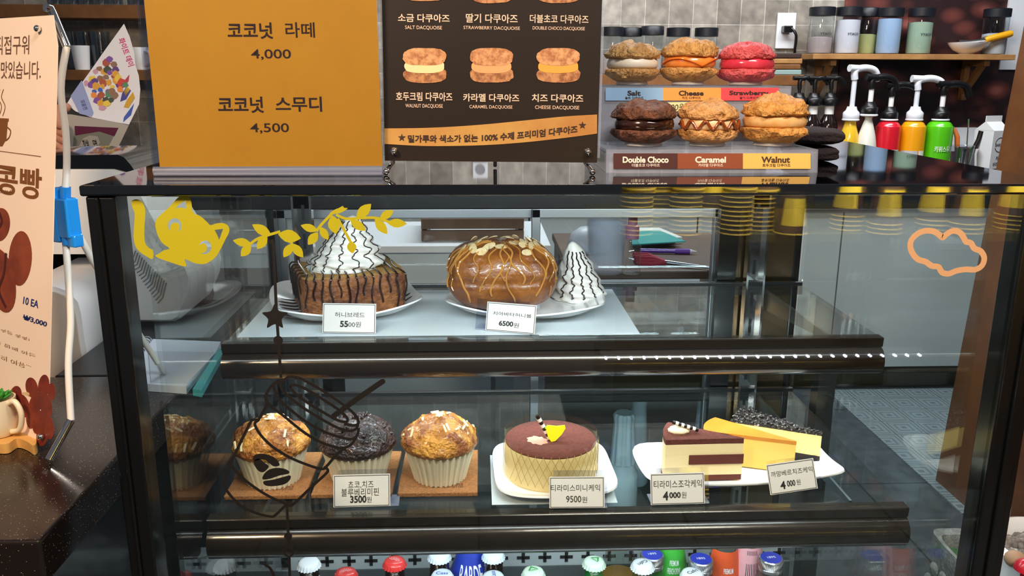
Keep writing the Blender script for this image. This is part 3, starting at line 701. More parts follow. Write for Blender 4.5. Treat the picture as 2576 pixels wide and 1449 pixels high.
bo = obj('bread', mb.rings(rs), [CRUST, CRUMB], t, ang=60)
for p in bo.data.polygons:
    if p.normal.z > .6 and p.center.z > A.z + hb - .008: p.material_index = 1
mb = MB(); zt_ = A.z + hb - .0005
for k in range(13):
    x = lx * (-.46 + .92 * k / 12); w = .003 * math.sin(k * 1.7)
    dep = hb * (.35 + .55 * abs(math.sin(k * 2.1 + .7)))
    pts = [ctr + ux * (x * .9 + w) + uyv * (ly * .44)]
    for q in range(1, 7): pts.append(ctr + ux * (x * .93 + w * math.sin(q)) + uyv * (ly * (.44 - .93 * q / 6.6)))
    pts = [Vector((p.x, p.y, zt_ + .0018)) for p in pts]
    e = ctr + ux * x + uyv * (-ly * .505); pts.append(Vector((e.x, e.y, zt_ - .002)))
    for q in range(1, 6): e2 = ctr + ux * (x + .002 * math.sin(q + k)) + uyv * (-ly * .508 + .0016 * q / 5); pts.append(Vector((e2.x, e2.y, zt_ - dep * q / 5)))
    mb.tube(spl(pts, False, 3), .0011 + .0003 * (k % 2), 7)
for k in range(6):
    y = ly * (-.38 + .76 * k / 5); dep = hb * (.4 + .5 * abs(math.sin(k * 1.3)))
    pts = []
    for q in range(4): p = ctr - ux * (lx * (.44 + .066 * q / 3)) + uyv * y; pts.append(Vector((p.x, p.y, zt_ + (.0018 if q < 3 else -.002))))
    for q in range(1, 5): p = ctr - ux * (lx * .509 - .0016 * q / 4) + uyv * (y + .002 * math.sin(q)); pts.append(Vector((p.x, p.y, zt_ - dep * q / 4)))
    mb.tube(spl(pts, False, 3), .0011, 7)
obj('chocolate_drizzle', mb, CHOC, t)
CREAM = mat('whipped_cream', '#f3ece2', .45, sub=.15)
def cream(parent, c, r, h, tiers, seed, lean=(0, 0)):
    """piped swirl: stacked fluted tiers that twist and shrink to a soft peak"""
    rs = []; n = 30; N = 96
    prof = lambda v: r * (1 - v) ** .62 * (1 if v > .02 else .93) * (1.02 - .05 * v)
    for j in range(n * 2 + 1):
        v = j / (n * 2); tier = abs(math.sin(v * tiers * PI + .6)); ring = []
        for k in range(N):
            a = 2 * PI * k / N; tw = a + v * 3.2
            tier = abs(math.sin(v * tiers * PI + a * .5)); rr = prof(v) * (1 + .20 * (tier - .65) * (1 - v * .35) + .035 * math.sin(tw * 9 + 1.6 * math.sin(v * tiers * PI)) * (1 - v) ** .4 + .09 * nz((math.cos(a), math.sin(a), v * 5 + seed), 1.2)) + .0006
            z = h * v + .006 * math.sin(a + seed) * math.sin(PI * v)
            ring.append(Vector(c) + Vector((rr * math.cos(a) + lean[0] * v * v, rr * math.sin(a) + lean[1] * v * v, z)))
        rs.append(ring)
    return obj('cream', MB().rings(rs), CREAM, parent, ang=70), rs
cc = ctr + ux * .000 + uyv * .006; cc.z = A.z + hb - .001
_, rs = cream(t, cc, .0485, .068, 5, 2, (.010, 0))
def down(rs, a0, wob, j0, j1, r, step=1):
    mb_pts = []
    for j in range(j1, j0, -step):
        k = a0 + wob * math.sin(j * .55 + a0) + .5 * math.sin(j * 1.3); n = len(rs[0]); i = int(math.floor(k)) % n; f = k - math.floor(k)
        p = rs[j][i].lerp(rs[j][(i + 1) % n], f); c = sum(rs[j], Vector()) / n; d = (p - c); d.z = 0
        mb_pts.append(p + d.normalized() * (r * .55))
    return mb_pts
mb = MB()
for a in (51, 58, 64, 71, 78, 85, 92): mb.tube(down(rs, a + .3, 1.1, 1, 54, .0010), .0008, 6)
obj('cream_drizzle', mb, CHOC, t)
# ---- ciabatta honey bun
b0 = oz(1262, 800, S1 + .006); bw = 280 / FPX * 1.10 / 2
bc = Vector((oy(1262, 700, 1.092).x, 1.092, S1 + .0045)); hh = oy(1265, 603, 1.098).z - bc.z
t = thing('ciabatta_bun', 'big round glazed brown ciabatta bun with flaked almonds', 'bread', bc)
def bunp(a, v, k=1.0):
    z = -math.cos(PI * v); s = math.sin(PI * v)
    rr = abs(s) ** .62
    ca, sa = math.cos(a), math.sin(a); q = (abs(ca) ** 2.7 + abs(sa) ** 2.7) ** (-1 / 2.7)
    zz = math.copysign(abs(z) ** .85, z)
    groove = -.05 * math.exp(-((v - .50) / .018) ** 2)
    for g in (-2.05, -1.05, -.1, 3.05, 2.1): groove -= .035 * math.exp(-(math.remainder(a - g, 2 * PI) / .03) ** 2) * (1 if v < .72 else 0) * (v > .1)
    nzv = .03 * nz((ca * 2, sa * 2, z * 2), 1.1) + .008 * nz((ca * 9, sa * 9, z * 9), 1.1)
    f = (1 + groove + nzv) * k
    return bc + Vector((bw * q * ca * rr * f, bw * .82 * q * sa * rr * f, hh * .5 + hh * .5 * zz * f))
mb = MB(); V = mb.grid(lambda u, v: bunp(2 * PI * u, .02 + .97 * v), 120, 60, True); mb.bm.faces.new(V[0][::-1]); mb.bm.faces.new(V[-1])
obj('bun', mb, mat('bun_crust', '#94561a', .36, var=('#63300b', 30, .38, .66), bump=(140, .6, .003), coat=.3, sub=.05), t, ang=80)
GLZ = mat('honey_glaze', '#b57a34', .12, coat=.9)
mb = MB()
for k in range(19):
    a0 = -PI * .97 + PI * .94 * k / 18; pts = []; end = .30 + .22 * abs(math.sin(k * 1.9))
    for q in range(14):
        v = .97 - (.97 - end) * q / 13; pts.append(bunp(a0 + .07 * math.sin(q * .8 + k) + .25 * (1 - q / 13) * math.sin(k), v, 1.008))
    mb.tube(spl(pts, False, 3), .0008 + .0003 * (k % 3), 7)
obj('glaze_drizzle', mb, GLZ, t)
ALM = mat('almond_flake', '#e9cfa0', .5, sub=.05, var=('#d8b071', 200, .4, .65))
mb = MB()
for k in range(26):
    a = random.uniform(-PI, PI); v = random.uniform(.78, .97); p = bunp(a, v, 1.012); n = (p - (bc + Vector((0, 0, hh * .4)))).normalized()
    R = n.to_track_quat('Z', 'Y').to_matrix().to_4x4() @ Matrix.Rotation(random.random() * 6, 4, 'Z') @ Matrix.Rotation(random.uniform(-.25, .25), 4, 'X')
    mb.prism([p + R @ Vector((.0085 * math.cos(2 * PI * q / 12), .0052 * math.sin(2 * PI * q / 12), 0)) for q in range(12)], n * .0009)
o = obj('almond_flakes', mb, ALM, t); o['kind'] = 'stuff'
# ---- whipped cream beside the bun
wc = oz(1462, 757, S1 + .006); wc.y += .028; wc.z = S1 + .0045
t = thing('cream_swirl', 'whipped cream swirl with chocolate lines beside the ciabatta bun', 'whipped cream', wc)
_, rs = cream(t, wc, .0365, .078, 4, 6, (-.010, 0))
mb = MB()
for a in (59, 66, 73, 80, 87): mb.tube(down(rs, a + .3, .7, 3, 52, .0011), .0010, 6)
obj('chocolate_drizzle', mb, CHOC, t)
# ---- muffins on cork coasters
CORK = mat('cork', '#a06a3a', .85, var=('#84552b', 420, .4, .62), bump=(500, .5, .002)); CORKE = mat('cork_edge', '#c99a63', .85, var=('#9a6a3a', 300, .4, .62))
PAPERC = mat('muffin_paper', '#efe9d2', .7, sub=.15)
def coaster(px, label, first=None):
    c = oz(px, 1200, S2); c.y = .9495; c.z = S2
    if first: return dup(first, c, label, rz=random.uniform(-.02, .02))
    t = thing('cork_coaster', label, 'coaster', c, 'cork coasters under the muffins')
    s = .0462
    obj('mat', MB().box(c.x - s, c.x + s, c.y - .057, c.y + .057, S2 + .0003, S2 + .006, bev=.0012), CORK, t)
    return t
cz = S2 + .0061
CP = Pl((0, .90, S2 + .0062), (1, 0, 0), (0, 1, 0))
c1 = coaster(695, 'square cork coaster under the cheese muffin at the left end'); letters('lettering', [('Barcelona', 664, 1219, 735, 1233, .0, .3)], CP, mat('cork_ink', '#5a3416', .8), c1, .0001); coaster(902, 'square cork coaster under the dark chocolate muffin', c1); coaster(1106, 'square cork coaster under the cheese muffin beside the round cake', c1)
def muffin(px, label, kind, col, col2, seed, flakes):
    c = oz(px, 1200, S2); c.y = .936; c.z = cz
    t = thing('muffin', label, 'muffin', c, 'muffins on the lower shelf')
    N = 132; rs = []
    for j in range(9):
        v = j / 8; r = .0305 + .0095 * v + .0010 * v * v
        rs.append([c + Vector(((r + (.0011 + .0006 * v) * (1 if (k % 4) in (0, 1) else -1)) * math.cos(2 * PI * k / N), (r + (.0011 + .0006 * v) * (1 if (k % 4) in (0, 1) else -1)) * math.sin(2 * PI * k / N), .0405 * v + (.0012 * math.sin(k * .7 + seed) if j == 8 else 0))) for k in range(N)])
    obj('paper_case', MB().rings(rs), PAPERC, t, ang=25)
    prof = [(.035, .035), (.0405, .0385), (.0442, .042), (.0452, .0455), (.0446, .0495), (.0422, .0545), (.0385, .0595), (.033, .0646), (.0262, .069), (.0182, .0725), (.010, .0744), (.003, .0752), (.0003, .0753)]
    dense = []
    for (a, b), (d, e) in zip(prof, prof[1:]):
        for q in range(3): dense.append((a + (d - a) * q / 3, b + (e - b) * q / 3))
    dense.append(prof[-1])
    mb = MB().lathe(dense, c, 90)
    for v in mb.bm.verts:
        d = v.co - (c + Vector((0, 0, .045))); n = d.normalized(); k = nz((v.co.x * 42, v.co.y * 42, v.co.z * 42), 1.0, seed); k2 = nz((v.co.x * 120, v.co.y * 120, v.co.z * 120), 1.0, seed + 3)
        v.co += n * (.0042 * k + .0022 * k2) * min(1, max(.15, d.z / .012 + .5))
    top = obj('cake_top', mb, mat('muffin_' + kind, col, .38 if kind == 'cheese' else .3, var=(col2, 44, .40, .58), bump=(230, 1.0, .006), coat=.25, sub=.04), t, ang=80)
    me = top.data; mb = MB()
    n = 22 if flakes else 34
    tops = [v.co.copy() for v in me.vertices if v.co.z - c.z > .054]
    for k in range(n):
        p = random.choice(tops) + Vector((random.uniform(-.002, .002), random.uniform(-.002, .002), .0008)); nrm = (p - (c + Vector((0, 0, .04)))).normalized()
        R = nrm.to_track_quat('Z', 'Y').to_matrix().to_4x4() @ Matrix.Rotation(random.random() * 6.3, 4, 'Z') @ Matrix.Rotation(random.uniform(-.4, .4), 4, 'X')
        M_ = Matrix.Translation(p) @ R
        if flakes: mb.box(-.0048, .0048, -.0012, .0012, -.0007, .0007, M_)
        else: mb.lathe([(.0022, -.001), (.0016, .0012), (.0003, .0026)], (0, 0, 0), 7, M=M_)
    o = obj('almond_slivers' if flakes else 'chocolate_chips', mb, mat('almond_sliver', '#f3e2b4', .5) if flakes else mat('chocolate_chip', '#20120f', .3), t); o['kind'] = 'stuff'
    return t
muffin(696, 'golden cheese muffin with almond slivers at the left end of the row', 'cheese', '#cf8f34', '#86450f', 3, True)
muffin(907, 'dark chocolate muffin between the two golden cheese muffins', 'choco', '#3a211b', '#1f100d', 14, False)
muffin(1108, 'golden cheese muffin with almond slivers beside the round tiramisu cake', 'cheese', '#cf8f34', '#86450f', 27, True)
# ---- mini tiramisu cake on a square plate
kc = oz(1384, 1196, S2); kc.y = oz(1384, 1238, S2 + .006).y + .0557; kc.z = S2 + .0013
plate('plate', 'white square plate under the round mini tiramisu cake', kc + Vector((.003, -.004, 0)), .072, .074, .03, 4.6, .008, .003)
kc.z += .0035; kr = 240 / FPX * .985 / 2
COCOA = mat('cocoa_powder', '#642c1e', .95, var=('#4c2014', 260, .35, .65), bump=(700, .6, .002)); SPONGE = mat('cream_sponge', '#ead6a0', .6, sub=.15, var=('#dcc287', 12, .35, .7))
t = thing('tiramisu_cake', 'round mini tiramisu cake with cocoa top in a clear film collar', 'cake', kc)
kh = .043
obj('cream_body', MB().lathe([(kr * .99, 0), (kr, .003), (kr, kh - .003), (kr * .985, kh - .001)], kc, 72), SPONGE, t)
obj('cocoa_top', MB().lathe([(kr * .985, kh - .0035), (kr * .992, kh - .0005), (kr * .97, kh + .0008), (kr * .5, kh + .0012), (.0004, kh + .0012)], kc, 72, lambda r, z, a: r), COCOA, t)
fk = kr + .0022
obj('film_collar', MB().rings([[kc + Vector((fk * math.cos(2 * PI * k / 80), fk * math.sin(2 * PI * k / 80), z)) for k in range(80)] for z in (-.0005, kh + .008)], False, False), clear('film', 'fbf8ee', .05), t)
mb = MB()
for k in range(-8, 9):
    for s in (-1, 1):
        pts = []
        for q in range(9):
            v = q / 8; a = -PI / 2 + .25 + k * .16 + s * (v - .5) * .34
            pts.append(kc + Vector(((fk + .0003) * math.cos(a), (fk + .0003) * math.sin(a), .006 + (kh - .004) * v)))
        if abs(k) < 8: mb.tube(pts, .00028, 4)
obj('gold_lattice', mb, mat('gold_line', '#b99a52', .4, .5), t)
p = oy(1386, 1106, kc.y - .004); q = oy(1352, 1045, kc.y - .006); top = kc + Vector((-.001, -.006, kh)); st = Vector((p.x, top.y, kc.z + kh - .001)); en = oy(1351, 1045, st.y)
DARKC = mat('dark_chocolate', '#24130f', .3); WHC = mat('white_chocolate', '#efe6d2', .4)
def stick(parent, a, b, r, n=9):
    s = obj('chocolate_stick', MB().tube([a, a.lerp(b, .5), b], r, 12), DARKC, parent); mb = MB()
    for k in range(1, n, 2): mb.tube([a.lerp(b, (k - .05) / n), a.lerp(b, (k + .95) / n)], r * 1.06, 12)
    obj('white_bands', mb, WHC, s)
stick(t, st, en, .0026)
lp = Pl(st + Vector((0, -.004, 0)), (1, 0, 0), (0, .25, 1))
mb = MB().prism([lp.px(x, y, 0) for x, y in ((1372, 1074), (1378, 1069), (1400, 1071), (1420, 1069), (1422, 1076), (1412, 1092), (1396, 1108), (1386, 1110), (1378, 1098))], lp.n * .004)
lm = obj('lemon_slice', mb, mat('lemon_yellow', '#f2d512', .4), t)
obj('green_rind', MB().tube([lp.px(x, y, .002) for x, y in ((1371, 1078), (1376, 1071), (1400, 1073), (1421, 1071))], .0013, 8), mat('rind_green', '#6fae2a', .5), lm)
obj('sugar_patch', MB().lathe([(.0125, kh + .0010), (.009, kh + .0022), (.002, kh + .0026), (.0002, kh + .0026)], Vector((oz(1352, 1110, kc.z + kh).x, oz(1352, 1110, kc.z + kh).y, kc.z)), 24, lambda r, z, a: r * (1 + .25 * math.sin(3 * a) * math.cos(5 * a))), mat('sugar_dust', '#c9937c', .8, bump=(700, .8, .002)), t)
# ---- long plate with three slices
lc = oz(1842, 1175, S2); lc.y = .945; lc.z = S2 + .0006
LP = plate('serving_plate', 'long white rectangular plate under the three cake slices', lc, .1205, .057, .075, 6.5, .010, .006)
def wedge(parent, name, tip, back, hw, z0, z1, m, inset=0.0, jag=0, rows=6):
    """a wedge of cake between two heights: tip, back middle, half width at the back"""
    tip, back = Vector(tip), Vector(back); d = (back - tip); L = d.length; d.normalize(); n = Vector((-d.y, d.x, 0))
    o = [tip + d * .002 + n * .0008, tip + d * .002 - n * .0008]
    arc = []
    for k in range(13):
        s = -1 + 2 * k / 12; arc.append(tip + d * (L * (1 + .055 * (1 - s * s))) + n * (-hw * s) * -1)
    poly = [o[1]] + arc + [o[0]]
    dense = []
    for a, b in zip(poly, poly[1:] + poly[:1]):
        m_ = max(1, int((b - a).length / .006))
        for q in range(m_): dense.append(a.lerp(b, q / m_))
    rs = []
    for j in range(rows):
        z = z0 + (z1 - z0) * j / (rows - 1)
        rs.append([Vector((p.x, p.y, z + (jag * nz((p.x * 90, p.y * 90, j), 1) if 0 < j or jag > .002 else 0))) for p in dense])
    return obj(name, MB().rings(rs), m, parent, ang=40)
z0 = lc.z + .0045
tip1 = oz(1868, 1206, z0); bk1 = tip1 + Vector((-.088, .024, 0)); tip1.z = bk1.z = 0
t = thing('tiramisu_slice', 'tiramisu slice with cocoa top and brown sponge bands, front of plate', 'cake slice', (bk1.x * .6 + tip1.x * .4, bk1.y * .6 + tip1.y * .4, z0))
HS = 1.30
T1 = [(0, .0055, mat('cocoa_sponge', '#5a2418', .8)), (.0055, .0165, mat('tiramisu_cream', '#e8d2a0', .55, sub=.15)), (.0165, .0255, mat('tiramisu_cream', '#e8d2a0', .55)), (.0255, .036, mat('tiramisu_cream', '#e8d2a0', .55)), (.036, .041, COCOA)]
for k, (a, b, m_) in enumerate(T1): wedge(t, ('sponge_base', 'cream_layer', 'cream_layer', 'cream_layer', 'cocoa_top')[k], tip1, bk1, .027, z0 + a * HS, z0 + b * HS, m_, jag=.0006)
d = (bk1 - tip1); wedge(t, 'sponge_band', tip1 + d.normalized() * -.0010 + Vector((0, -.0009, 0)), tip1 + d * .70 + Vector((0, -.0009, 0)), .0272 * .70, z0 + .0165 * HS, z0 + .0255 * HS, mat('cocoa_sponge', '#5a2418', .8))
cq = oz(1712, 1086, z0 + .041 * HS); mb = MB()
mb.ball(Vector((cq.x - .002, cq.y, z0 + .041 * HS + .002)), (.013, .009, .0055), 20, 12, lambda d: 1 + .07 * math.sin(7 * math.atan2(d.y, d.x) + 5 * d.z))
obj('cream_dollop', mb, mat('beige_cream', '#ecd9b6', .45, sub=.1), t)
stick(t, oy(1692, 1062, cq.y - .002), oy(1756, 1082, cq.y - .004), .0024)
tip2 = oz(2003, 1194, z0); bk2 = tip2 + Vector((-.092, .050, 0)); tip2.z = bk2.z = 0
tip2 = tip2 + Vector((0, .004, 0)); bk2 = bk2 + Vector((0, .010, 0))
t = thing('cheesecake_slice', 'plain yellow cheesecake slice with smooth orange top, in the middle', 'cake slice', (bk2.x * .6 + tip2.x * .4, bk2.y * .6 + tip2.y * .4, z0))
wedge(t, 'cheese_body', tip2, bk2, .024, z0, z0 + .037, mat('cheese_yellow', '#e3bd5e', .5, sub=.15, var=('#e2b44e', 20, .35, .7)))
wedge(t, 'baked_top', tip2 + Vector((.0003, -.0004, 0)), bk2, .0243, z0 + .037, z0 + .0415, mat('baked_orange', '#c98132', .3, coat=.4, var=('#b8701f', 30, .35, .7)))
tip3 = oz(2074, 1180, z0); tip3 = tip3 + Vector((0, .012, 0)); bk3 = tip3 + Vector((-.086, .062, 0)); tip3.z = bk3.z = 0
t = thing('camembert_slice', 'pale cheesecake slice with black cookie crumb top, behind the others', 'cake slice', (bk3.x * .6 + tip3.x * .4, bk3.y * .6 + tip3.y * .4, z0))
wedge(t, 'crumb_base', tip3, bk3, .020, z0, z0 + .011, mat('cookie_base', '#2b211c', .9, bump=(500, .8, .002)))
wedge(t, 'cheese_body', tip3, bk3, .020, z0 + .011, z0 + .038, mat('pale_cheese', '#ecd88e', .55, sub=.15))
CRU = mat('cookie_crumb', '#2a221f', .9, var=('#c9bfb4', 330, .56, .66), bump=(600, 1, .003))
mb = MB(); dd = bk3 - tip3; L3 = dd.length; dd.normalize(); nn = Vector((-dd.y, dd.x, 0))
for k in range(360):
    s = random.random() ** .6; w = .021 * s * random.uniform(-1, 1); p = tip3 + dd * (L3 * s * 1.03) + nn * w
    r = random.uniform(.0012, .0026); mb.ball(Vector((p.x, p.y, z0 + .0388 + random.uniform(0, .004 + .006 * s))), (r, r * random.uniform(.6, 1.1), r * random.uniform(.5, .9)), 6, 4)
wedge(t, 'crumb_topping_bed', tip3, bk3, .0205, z0 + .038, z0 + .042, CRU, jag=.001)
o = obj('crumb_topping', mb, CRU, t); o['kind'] = 'stuff'
FILM = clear('film', 'fbf8ee', .05)
# ---- price cards in clear holders
BLACKI = mat('black_ink', '#18120e', .7); CARD = mat('white_card', '#d6cfc7', .7)
def price_card(label, z, BL, BR, TL, TR, hx, items, lift=0, Yfix=None):
    a, b = oz(*BL, z), oz(*BR, z)
    if Yfix: a = oy(*BL, Yfix); b = oy(*BR, Yfix)
    pl = Pl(a, b - a, Vector((0, .30, 1)))
    w = pl.uv(*BR)[0]; h = (pl.uv(*TL)[1] + pl.uv(*TR)[1]) / 2
    t = thing('price_card', label, 'price card', pl.P(w / 2, 0), 'price cards in clear holders')
    x0 = pl.uv(*hx[0])[0]; x1 = pl.uv(*hx[1])[0]; hh_ = max(pl.uv(*hx[0])[1], h) + .001
    lo = -.0004
    mb = slab(pl, x0, x1, lo, hh_, -.0012, .0010)
    hd = obj('holder', mb, CLEAR, t)
    f = pl.P(x0, lo, 0); g = pl.P(x1, lo, 0)
    if not Yfix:
        dn = Vector((-(b - a).normalized().y, (b - a).normalized().x, 0)) * .024
        bs = MB().prism([(f.x, f.y, z + .0002), (g.x, g.y, z + .0002), (g.x + dn.x, g.y + dn.y, z + .0002), (f.x + dn.x, f.y + dn.y, z + .0002)], (0, 0, .0014))
        obj('holder_foot', bs, FROST, t)
    cdp = obj('card', slab(pl, 0, w, .0004, h, .0001, .0005), CARD, t)
    mb = MB(); m_ = .0011; e = .0006
    for A0, A1, B0, B1 in ((m_, w - m_, m_, m_ + e), (m_, w - m_, h - m_ - e, h - m_), (m_, m_ + e, m_, h - m_), (w - m_ - e, w - m_, m_, h - m_)):
        mb.prism([pl.P(A0, B0, .0007), pl.P(A1, B0, .0007), pl.P(A1, B1, .0007), pl.P(A0, B1, .0007)], pl.n * .0001)
    for it in items: pass
    letters('lettering', items, pl, BLACKI, cdp, .0009, None)
    obj('border', mb, BLACKI, cdp)
    return t
Z1, Z2 = S1 + .0010, S2 + .0010
price_card('price card reading 5500 in front of the honey bread', Z1, (811, 838), (945, 840), (812, 763), (949, 764), ((813, 757), (945, 755)), [('허니브레드', 843, 785, 918, 799, -.004), ('55', 856, 807, 876, 823, .035), ('00원', 877, 809, 908, 823, -.004)])
price_card('price card reading 6500 in front of the ciabatta bun', Z1, (1221, 831), (1345, 842), (1227, 759), (1355, 768), ((1201, 752), (1333, 759)), [('치아바타허니볼', 1241, 783, 1337, 800, -.004), ('6500', 1256, 806, 1291, 822, .03), ('원', 1293, 812, 1305, 825, -.004)])
price_card('price card reading 3500 in front of the chocolate muffin', Z2, (839, 1277), (982, 1273), (839, 1195), (983, 1191), ((852, 1185), (1002, 1180)), [('쵸코,치즈', 876, 1210, 940, 1227, -.004), ('블루베리미핀', 859, 1229, 953, 1246, -.004), ('3500', 881, 1247, 922, 1264, .03), ('원', 923, 1249, 935, 1263, -.004)])
price_card('price card reading 9500 in front of the round tiramisu cake', Z2, (1382, 1279), (1521, 1278), (1382, 1199), (1521, 1199), ((1392, 1186), (1527, 1190)), [('티라미스미니케익', 1386, 1219, 1509, 1235, -.004), ('9500', 1424, 1247, 1462, 1263, .005), ('원', 1464, 1249, 1477, 1264, -.004)])
price_card('price card reading 4000 in front of the tiramisu slice', Z2, (1637, 1271), (1773, 1267), (1635, 1191), (1772, 1189), ((1637, 1181), (1782, 1178)), [('티라미스조각케익', 1644, 1209, 1765, 1225, -.004), ('4', 1667, 1236, 1681, 1258, .04), ('000', 1683, 1238, 1712, 1252, .03), ('원', 1714, 1237, 1726, 1252, -.004)])
price_card('tilted price card reading 4000 leaning on the long plate edge', Z2, (1938, 1246), (2057, 1229), (1928, 1170), (2047, 1151), ((1928, 1164), (2056, 1145)), [('까망베르치즈케익', 1938, 1187, 2044, 1186, -.004), ('4', 1961, 1211, 1977, 1229, .03), ('000', 1978, 1209, 2001, 1221, .02), ('원', 2002, 1206, 2014, 1218, -.004)], Yfix=.868)
# ================================================================ bottles standing on the case floor
ZF = .3525
def gl(name, col, amt=.82): return milky(name, col, amt, .08)
DGLASS = mat('brown_glass', '#1a0f0c', .08, coat=.6); GGLASS = mat('green_glass', '#0f6a2c', .08, coat=.6); CGLASS = clear('clear_bottle_glass', 'dfe8e4', .07)
def bottle(label, px, py, h, kind, glass, capm, capt=None, r=.030, group='bottles below the shelves', liquid=None, neck=None, shoulder=None):
    c = oz(px, py, ZF + h); c.z = ZF
    t = thing('bottle', label, 'bottle', c, group)
    if kind == 'crown':
        pr = [(r * .9, 0), (r, .004), (r, h * .52), (r * .96, h * .58), (r * .74, h * .68), (.0165, h * .78), (.0138, h * .90), (.0150, h * .93), (.0150, h * .945), (.0130, h * .95), (.0130, h * .958)]
    else:
        pr = [(r * .9, 0), (r, .004), (r, h * .50), (r * .95, h * .60), (r * .72, h * .74), (.019, h * .86), (.0150, h * .91), (.0150, h * .94)]
    pts = [(p.x, p.y) for p in spl([(a, b, 0) for a, b in pr], False, 3)]
    obj('glass_body', MB().lathe(pts, c, 36), glass, t, ang=60)
    if liquid:
        obj('drink', MB().lathe([(max(a - .002, .002), b + .001) for a, b in pts if b < h * .72], c, 30), liquid, t, ang=60)
    if kind == 'crown':
        mb = MB(); z0 = h * .955
        cp = [(.0166, z0 - .003), (.0160, z0 - .0005), (.0150, z0 + .003), (.0136, z0 + .0055), (.0100, z0 + .0064), (.0003, z0 + .0067)]
        mb.lathe(cp, c, 84, lambda rr, z, a: rr + (.0010 * math.cos(21 * a) if z < z0 + .001 else 0), cap0=False)
        cap = obj('crown_cap', mb, capm, t, ang=60); zt = z0 + .0069
    else:
        z0 = h * .90; mb = MB()
        mb.lathe([(.0168, z0), (.0168, z0 + .004), (.0160, z0 + .005), (.0168, z0 + .006), (.0168, z0 + .017), (.0155, z0 + .0185), (.0003, z0 + .0187)], c, 96, lambda rr, z, a: rr + (.00045 * math.cos(48 * a) if z0 + .0055 < z < z0 + .0175 else 0))
        cap = obj('screw_cap', mb, mat('cap_silver', '#c9ccd2', .25, .9), t, ang=40); zt = z0 + .0190
        obj('cap_disc', MB().lathe([(.0150, zt - .0004), (.0148, zt), (.0003, zt)], c, 32), capm, cap)
        zt += .0002
    if capt:
        pl = Pl(Vector((c.x, c.y, zt + c.z)), (math.cos(capt[2]), math.sin(capt[2]), 0), (-math.sin(capt[2]), math.cos(capt[2]), 0))
        mb = MB(); me, a, b, d, e = textmesh(capt[0], .01); w = capt[3]; hgt = w * (e - d) / (b - a)
        mb.addmesh(me, lambda co: pl.P(((co.x - a) / (b - a) - .5) * w, ((co.y - d) / (e - d) - .5) * hgt, .0001))
        if len(capt) > 4: capt[4](mb, pl)
        obj('cap_print', mb, mat('cap_ink_' + capt[1], capt[1], .5), cap)
    for bands in (neck, shoulder):
        if not bands: continue
        z0, z1, m_, txt, ink = bands
        def rad(z):
            for (ra, za), (rb, zb) in zip(pts, pts[1:]):
                if za <= z <= zb: return ra + (rb - ra) * (z - za) / max(zb - za, 1e-6)
            return pts[-1][0]
        n = 6; mb = MB(); rs = []
        for j in range(n + 1):
            z = h * (z0 + (z1 - z0) * j / n); R = rad(z) + .0006
            rs.append([c + Vector((R * math.cos(-PI / 2 - 1.5 + 3.0 * k / 30), R * math.sin(-PI / 2 - 1.5 + 3.0 * k / 30), z)) for k in range(31)])
        mb.rings(rs, False, False, False); lb = obj('label', mb, m_, t, ang=60)
        mb = MB()
        for s, u0, u1, v0, v1 in txt:
            me, a, b, d, e = textmesh(s, .01)
            def wrap(co):
                u = u0 + (u1 - u0) * (co.x - a) / (b - a); v = v0 + (v1 - v0) * (co.y - d) / (e - d); z = h * (z0 + (z1 - z0) * v); R = rad(z) + .0010; an = -PI / 2 - 1.5 + 3.0 * u
                return c + Vector((R * math.cos(an), R * math.sin(an), z))
            mb.addmesh(me, wrap)
        if txt: obj('lettering', mb, ink, lb)
    return t
CW = mat('cap_white', '#eef1f5', .3); CRD = mat('cap_red', '#e03a38', .25, coat=.5); CLB = mat('cap_pale_blue', '#dfeaf4', .3); CGR = mat('cap_pale_green', '#d5e6d6', .3); BLU = mat('cap_blue', '#2a39b8', .3)
WHI = mat('label_white', '#f0f0ee', .5); INK = mat('label_ink', '#1d2030', .6)
def rays(mb, pl):
    for k in range(9):
        a = PI * (.12 + .76 * k / 8); p = lambda r, d=0: pl.P(r * math.cos(a + d), r * math.sin(a + d) - .003, .0001)
        mb.face([p(.003, -.05), p(.003, .05), p(.0095, .03), p(.0095, -.03)])
def tri(mb, pl):
    mb.face([pl.P(-.0075, .001, .0001), pl.P(0, .010, .0001), pl.P(.0075, .001, .0001), pl.P(.005, .001, .0001), pl.P(0, .006, .0001), pl.P(-.005, .001, .0001)])
bottle('dark bottle with plain white cap and white neck label, leftmost of the drinks', 776, 1404, .236, 'crown', DGLASS, CW, neck=(.70, .89, WHI, [('THE ORIGINAL', .28, .72, .45, .75)], INK))
bottle('dark bottle with red crown printed cap, nearer of the two red caps', 869, 1431, .232, 'crown', DGLASS, CRD, ('w', '#f3d9dc', .3, .001, rays))
bottle('dark bottle with red crown printed cap, standing further back than its twin', 992, 1402, .238, 'crown', DGLASS, CRD, ('w', '#f3d9dc', -.5, .001, rays))
bottle('dark bottle with pale cap half hidden behind the blue lettered cap on the left', 1105, 1384, .240, 'crown', DGLASS, CLB)
bottle('dark bottle with white cap lettered in blue, left of the blue label bottle', 1112, 1436, .230, 'crown', DGLASS, CLB, ('Cass', '#2a4fb0', -.05, .017))
bottle('dark bottle with pale cap standing behind the right blue lettered cap', 1241, 1383, .240, 'crown', DGLASS, CLB)
bottle('dark bottle with white cap lettered in blue, right of the blue label bottle', 1241, 1440, .230, 'crown', DGLASS, CLB, ('Cass', '#2a4fb0', 1.7, .017))
bottle('big dark sauce bottle with blue diagonal chocolate label', 1183, 1330, .262, 'screw', DGLASS, DARKC, r=.043, shoulder=(.52, .90, mat('label_blue', '#2038a8', .4), [('RARDE', .30, .72, .52, .80), ('CHOCOLATE', .32, .74, .28, .42)], WHI))
